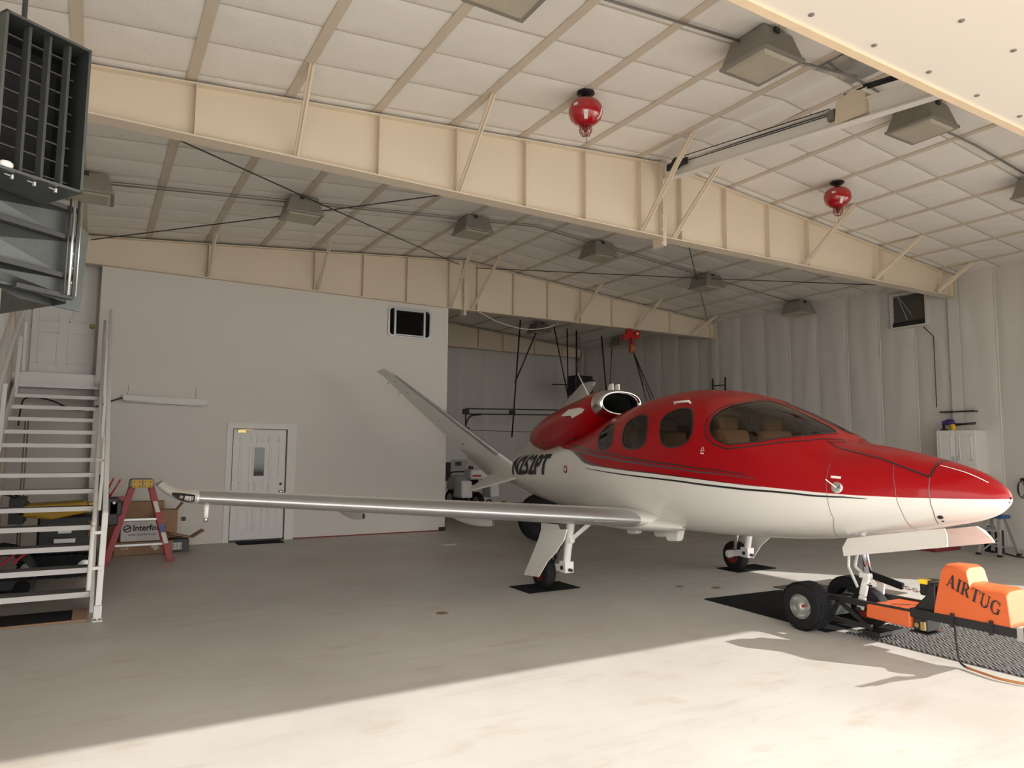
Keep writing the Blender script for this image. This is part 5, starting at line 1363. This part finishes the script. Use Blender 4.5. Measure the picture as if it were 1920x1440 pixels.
MB().box(14.40, 14.43, F0[0], F0[1], F0[2], F0[3]).build('fan_back', G['grey_steel'], fn)
for k in range(6):
    z = F0[2]+.06+.105*k
    MB().bar((14.37, F0[0], z), (14.37, F0[1], z), .012, .118, (.12, 0, 1)).build('shutter_blade', G['fan_grey'], fn)
q = MB(); q.box(14.31, 14.37, F0[0], F0[1], F0[2], F0[2]+.09); q.build('sill_bar', G['black_metal'], fn)
for a, b in (((8.52, 4.93), (8.33, 4.42)), ((8.50, 4.93), (8.24, 4.52))): MB().tube([(14.33, a[0], a[1]), (14.32, b[0], b[1])], .004, 5).build('pull_wire', G['cable_white'], fn)
tag(MB().tube([(14.34, 8.02, 4.24), (14.34, 7.83, 4.02), (14.34, 7.83, 3.2), (14.34, 7.83, 2.6)], .008, 6).build('fan_cable', G['dark_steel'], None, True), 'dark cable dropping from the exhaust fan down the wall', 'cable')
bl = thing('work_platform', 'folding aluminium step stool with a blue top below the jet nose', 'ladder', (13.3, 6.5, 0))
for x, y, xt, yt in ((13.00, 6.52, 13.12, 6.42), (12.98, 6.18, 13.10, 6.22), (13.48, 6.52, 13.28, 6.42), (13.48, 6.12, 13.28, 6.22)):
    MB().bar((x, y, .0), (xt, yt, .62), .05, .03, (1, 0, 0)).build('leg', G['aluminium'], bl)
    MB().cbox((x, y, .02), (.06, .06, .04)).build('foot', G['black_metal'], bl)
MB().box(13.06, 13.32, 6.14, 6.50, .62, .68).build('top_tray', G['blue_plastic'], bl, bevel=.015)
for z in (.22, .42): MB().bar((13.04, 6.50, z), (13.04, 6.19, z), .09, .03).build('step', G['aluminium'], bl)
q = MB(); q.bar((13.0, 6.45, .08), (13.02, 6.22, .30), .02, .02); q.bar((13.46, 6.5, .12), (13.46, 6.15, .12), .02, .03); q.build('brace', G['aluminium'], bl)
bx = thing('battery_charger', 'black charger box on the floor beneath the step stool', 'charger', (13.6, 6.6, 0))
MB().box(13.50, 13.72, 6.44, 6.68, .0, .38).build('case', G['black_metal'], bx, bevel=.02); MB().tube([(13.52, 6.5, .38), (13.52, 6.5, .44), (13.52, 6.62, .44), (13.52, 6.62, .38)], .012, 8).build('carry_handle', G['dark_steel'], bx)
tag(MB().box(12.6, 13.4, 7.0, 7.6, .002, .06).build('folded_tarp', G['drum_red'], None, bevel=.02), 'flat dark red tarp on the floor under the nose gear door', 'tarp')
tag(MB().box(13.3, 14.0, 6.95, 7.35, .55, .60).build('dark_board', G['black_metal'], None, bevel=.008), 'flat black board leaning level behind the step stool', 'board')
tag(MB().tube(smooth_path([(13.7, 6.55, .015), (13.5, 6.35, .012), (13.25, 6.05, .012), (13.3, 5.8, .012), (13.6, 5.4, .012)]), .012, 8).build('power_lead', G['cord_black'], None, True), 'black cord lying on the floor by the vinyl wall', 'cord')
hc = thing('hanging_cord', 'black cord coiled on a hook on the vinyl wall', 'cord', (14.33, 6.4, 1.0))
MB().box(14.28, 14.34, 6.30, 6.40, 1.22, 1.27).build('hook_block', G['black_metal'], hc)
q = MB()
for k in range(3): q.tube([(14.29, 6.38-.06*math.cos(t)+.01*k, 1.07+(.16-.015*k)*math.sin(t)) for t in np.linspace(0, 2*math.pi, 19)], .005, 5, cap=False)
q.build('coil', G['cord_black'], hc)
el = thing('extension_ladder', 'dark rung ladder standing behind the cabin roof at the far wall', 'ladder', (14.1, 13.2, 0))
for y in (13.05, 13.48): MB().tube([(14.15, y, .0), (14.10, y, 3.55), (14.05, y-.05, 3.60)], .022, 8).build('stile', G['dark_steel'], el, True)
for k in range(12): MB().tube([(14.15-.004*k, 13.05, .3*k+.12), (14.15-.004*k, 13.48, .3*k+.12)], .014, 8).build('rung', G['dark_steel'], el, True)

# ------------------------------------------------------------------ dark rear bay
gt = thing('garage_door_track', 'black overhead door track with hangers in the dark rear bay', 'door track', (10.5, 17.5, 2.6))
for z, y, a, b in ((2.80, 17.45, 8.78, 13.2), (2.66, 17.6, 8.85, 13.2), (2.30, 17.7, 8.9, 13.0)):
    MB().bar((a, y, z-.08*(z < 2.5)), (b, y, z+.10-.2*(z < 2.5)), .03, .035 if z > 2.5 else .015).build('rail', G['black_metal'], gt)
MB().tube(smooth_path([(9.35, 17.6, 2.66), (9.05, 17.6, 2.62), (8.92, 17.6, 2.48), (8.86, 17.6, 2.25)]), .025, 8).build('track_bend', G['black_metal'], gt, True)
for x, z in ((8.82, 2.72), (8.84, 2.22), (10.3, 2.74)): MB().cbox((x, 17.5, z), (.16, .10, .14)).build('bracket', G['black_metal'], gt)
q = MB(); q.bar((8.82, 17.5, 2.75), (8.82, 17.5, 2.2), .03, .03); q.build('end_post', G['black_metal'], gt)
for a, b in (((10.30, 2.05), (10.55, 5.45)), ((10.38, 3.6), (11.22, 5.40))):
    MB().tube([(a[0], 17.5, a[1]), (b[0], 17.5, b[1])], .022, 8).build('hanger', G['black_metal'], gt, True)
for a, b, k in (((12.24, 3.3), (11.72, 5.4), .018), ((12.25, 3.0), (12.20, 5.5), .02), ((12.56, 3.3), (12.55, 5.5), .028), ((13.72, 3.2), (13.5, 5.3), .022), ((13.80, 3.2), (13.93, 5.2), .012)):
    MB().tube([(a[0], 17.5, a[1]), (b[0], 17.5, b[1])], k, 8).build('hanger', G['black_metal'], gt, True)
op = thing('door_opener', 'black door opener motor hung in the dark rear bay', 'opener', (12.6, 17.4, 3.4))
q = MB(); q.box(12.30, 12.95, 17.2, 17.6, 3.32, 3.92); q.build('motor_case', G['black_metal'], op, bevel=.02)
q = MB(); q.bar((11.6, 17.4, 3.62), (12.3, 17.4, 3.64), .03, .03); q.bar((12.95, 17.4, 3.8), (13.15, 17.4, 3.8), .05, .06); q.build('drive_arm', G['black_metal'], op)
q = MB(); q.tube(smooth_path([(12.5, 17.3, 3.9), (12.45, 17.3, 4.3), (12.6, 17.3, 4.6), (12.5, 17.3, 5.1)]), .03, 8); q.build('flex_conduit', G['grey_steel'], op, True)
ht = thing('chain_hoist', 'red trolley hoist with an orange pulley hung from the far girder', 'hoist', (11.4, 13.5, 4.3))
q = MB(); q.lathe([(.10, -.03), (.10, .03), (.04, .04), (0, .04)], (11.28, 13.50, 4.60), (0, -1, 0), 18); q.lathe([(.10, -.03), (.10, .03), (.04, .04), (0, .04)], (11.52, 13.50, 4.57), (0, -1, 0), 18); q.lathe([(.08, -.03), (.08, .03), (0, .04)], (11.12, 13.48, 4.46), (0, -1, 0), 16); q.bar((11.18, 13.50, 4.52), (11.55, 13.50, 4.50), .05, .10); q.bar((11.36, 13.5, 4.5), (11.35, 13.5, 4.30), .05, .07); q.build('trolley', G['hoist_red'], ht, 40)
MB().lathe([(.03, 0), (.03, .02), (0, .02)], (11.50, 13.46, 4.58), (0, -1, 0), 12).build('wheel_cap', G['box_white'], ht)
q = MB(); q.lathe([(.11, -.05), (.11, .05), (0, .05)], (11.36, 13.5, 4.20), (1, -.5, 0), 18); q.build('pulley_block', G['hoist_orange'], ht, 40)
for x1, z1_ in ((11.80, 2.2), (11.95, 2.4), (12.05, 2.5), (11.46, 3.25)): MB().tube([(11.37, 13.46, 4.12), (x1, 13.2, z1_)], .011, 6).build('fall_line', G['black_metal'], ht, True)
tag(MB().tube(smooth_path([(7.05, 13.46, 4.66), (7.6, 13.46, 4.47), (8.25, 13.46, 4.39), (8.8, 13.46, 4.47), (9.15, 13.46, 4.60)]), .008, 8).build('drooping_cable', G['cable_white'], None, True), 'white cable drooping below the far girder', 'cable')
MOY = 16.6
mo = thing('motorcycle', 'white touring motorcycle with panniers parked past the office corner', 'motorcycle', (8.2, MOY, 0))
for y in (MOY-.75, MOY+.75):
    q = MB(); q.lathe([(.20, -.05), (.28, -.06), (.31, -.03), (.32, 0), (.31, .03), (.28, .06), (.20, .05)], (8.35, y, .32), (1, 0, 0), 28, close=True); q.build('tyre', G['tyre'], mo, True)
    q = MB(); q.lathe([(0, -.04), (.06, -.04), (.20, -.05), (.20, .05), (.06, .04), (0, .04)], (8.35, y, .32), (1, 0, 0), 20); q.build('rim', G['aluminium'], mo, True)
q = MB(); q.box(8.20, 8.50, MOY-.5, MOY+.45, .25, .62); q.build('engine', G['dark_steel'], mo, bevel=.05)
for x in (7.82, 8.62): MB().prism([(x, MOY-.95, .50), (x, MOY-.90, .92), (x, MOY-.55, .94), (x, MOY-.42, .50)], (.30 if x < 8.3 else .26, 0, 0)).build('pannier', G['box_white'], mo, bevel=.04)
MB().box(8.02, 8.66, MOY-1.02, MOY-.62, .96, 1.20).build('top_case', G['box_white'], mo, bevel=.05)
MB().box(8.06, 8.30, MOY-1.03, MOY-1.01, 1.02, 1.07).build('tail_reflector', G['hoist_red'], mo)
q = MB(); q.prism([(8.20, MOY-.5, .80), (8.20, MOY-.55, .93), (8.20, MOY+.05, .88), (8.20, MOY+.05, .78)], (.30, 0, 0)); q.build('saddle', G['black_rubber'], mo, bevel=.04)
q = MB(); q.prism([(8.15, MOY+.05, .70), (8.15, MOY+.0, .98), (8.15, MOY+.35, 1.02), (8.15, MOY+.65, .90), (8.15, MOY+.7, .6)], (.40, 0, 0)); q.build('fairing', G['box_white'], mo, bevel=.06)
q = MB(); q.prism([(8.12, MOY+.45, 1.0), (8.12, MOY+.30, 1.42), (8.12, MOY+.32, 1.42), (8.12, MOY+.50, 1.0)], (.46, 0, 0)); q.build('windscreen', G['clear_lens'], mo)
q = MB(); q.tube([(7.98, MOY+.2, 1.06), (8.2, MOY+.3, 1.10), (8.5, MOY+.3, 1.10), (8.72, MOY+.2, 1.06)], .018, 8); q.build('handlebar', G['black_metal'], mo, True)
for x in (8.0, 8.7): MB().cbox((x, MOY+.32, 1.20), (.14, .05, .09)).build('mirror', G['black_metal'], mo, bevel=.02)
for x, z in ((8.92, .40), (9.35, .34)):
    o = MB().tube([(x+.10*math.cos(t), 16.3, .05+.12+.12*math.sin(t)+(z-.30)) for t in np.linspace(0, 2*math.pi, 21)], .02, 8, cap=False).build('cable_loop', G['cord_black'], None, True); tag(o, 'round black hose loop %s behind the wing' % ('nearer the motorcycle' if x < 9 else 'farther from the motorcycle'), 'hose')
lk = thing('storage_locker', 'white storage locker with a dark vent against the back wall', 'locker', (8.9, 19.4, 0))
MB().box(8.5, 9.7, 19.1, 19.7, 0, 2.0).build('locker_body', G['trim_paint'], lk, bevel=.01)
MB().box(8.75, 9.15, 19.08, 19.1, .75, 1.3).build('dark_panel', G['panel_black'], lk); MB().box(9.3, 9.5, 19.08, 19.1, 1.2, 1.32).build('vent', G['dark_steel'], lk)
tag(MB().lathe([(.22, -.1), (.36, -.12), (.43, -.07), (.43, .07), (.36, .12), (.22, .1)], (7.32, 11.4, .432), (0, -1, 0), 28, close=True).lathe([(.0, -.03), (.22, -.03), (.22, .03), (0, .03)], (7.32, 11.4, .432), (0, -1, 0), 24).build('spare_wheel', G['tyre'], None, 40), 'large black wheel standing under the tail', 'wheel')
# floor stains and anchor plates
for x, y, r_, lb in ((3.22, 6.86, .065, 'round rusty anchor plate set in the floor before the wing'), (6.45, 6.78, .05, 'small dark anchor plate in the floor near the belly'), (6.80, 6.50, .065, 'dark anchor plate in the floor beside the black mat')):
    q = MB().lathe([(0, .001), (r_, .001), (r_*.9, .006), (r_*.3, .005), (0, .003)], (x, y, 0), (0, 0, 1), 20); tag(q.build('floor_anchor', G['insul_brown'], None, True), lb, 'floor anchor', 'anchor plates in the floor')
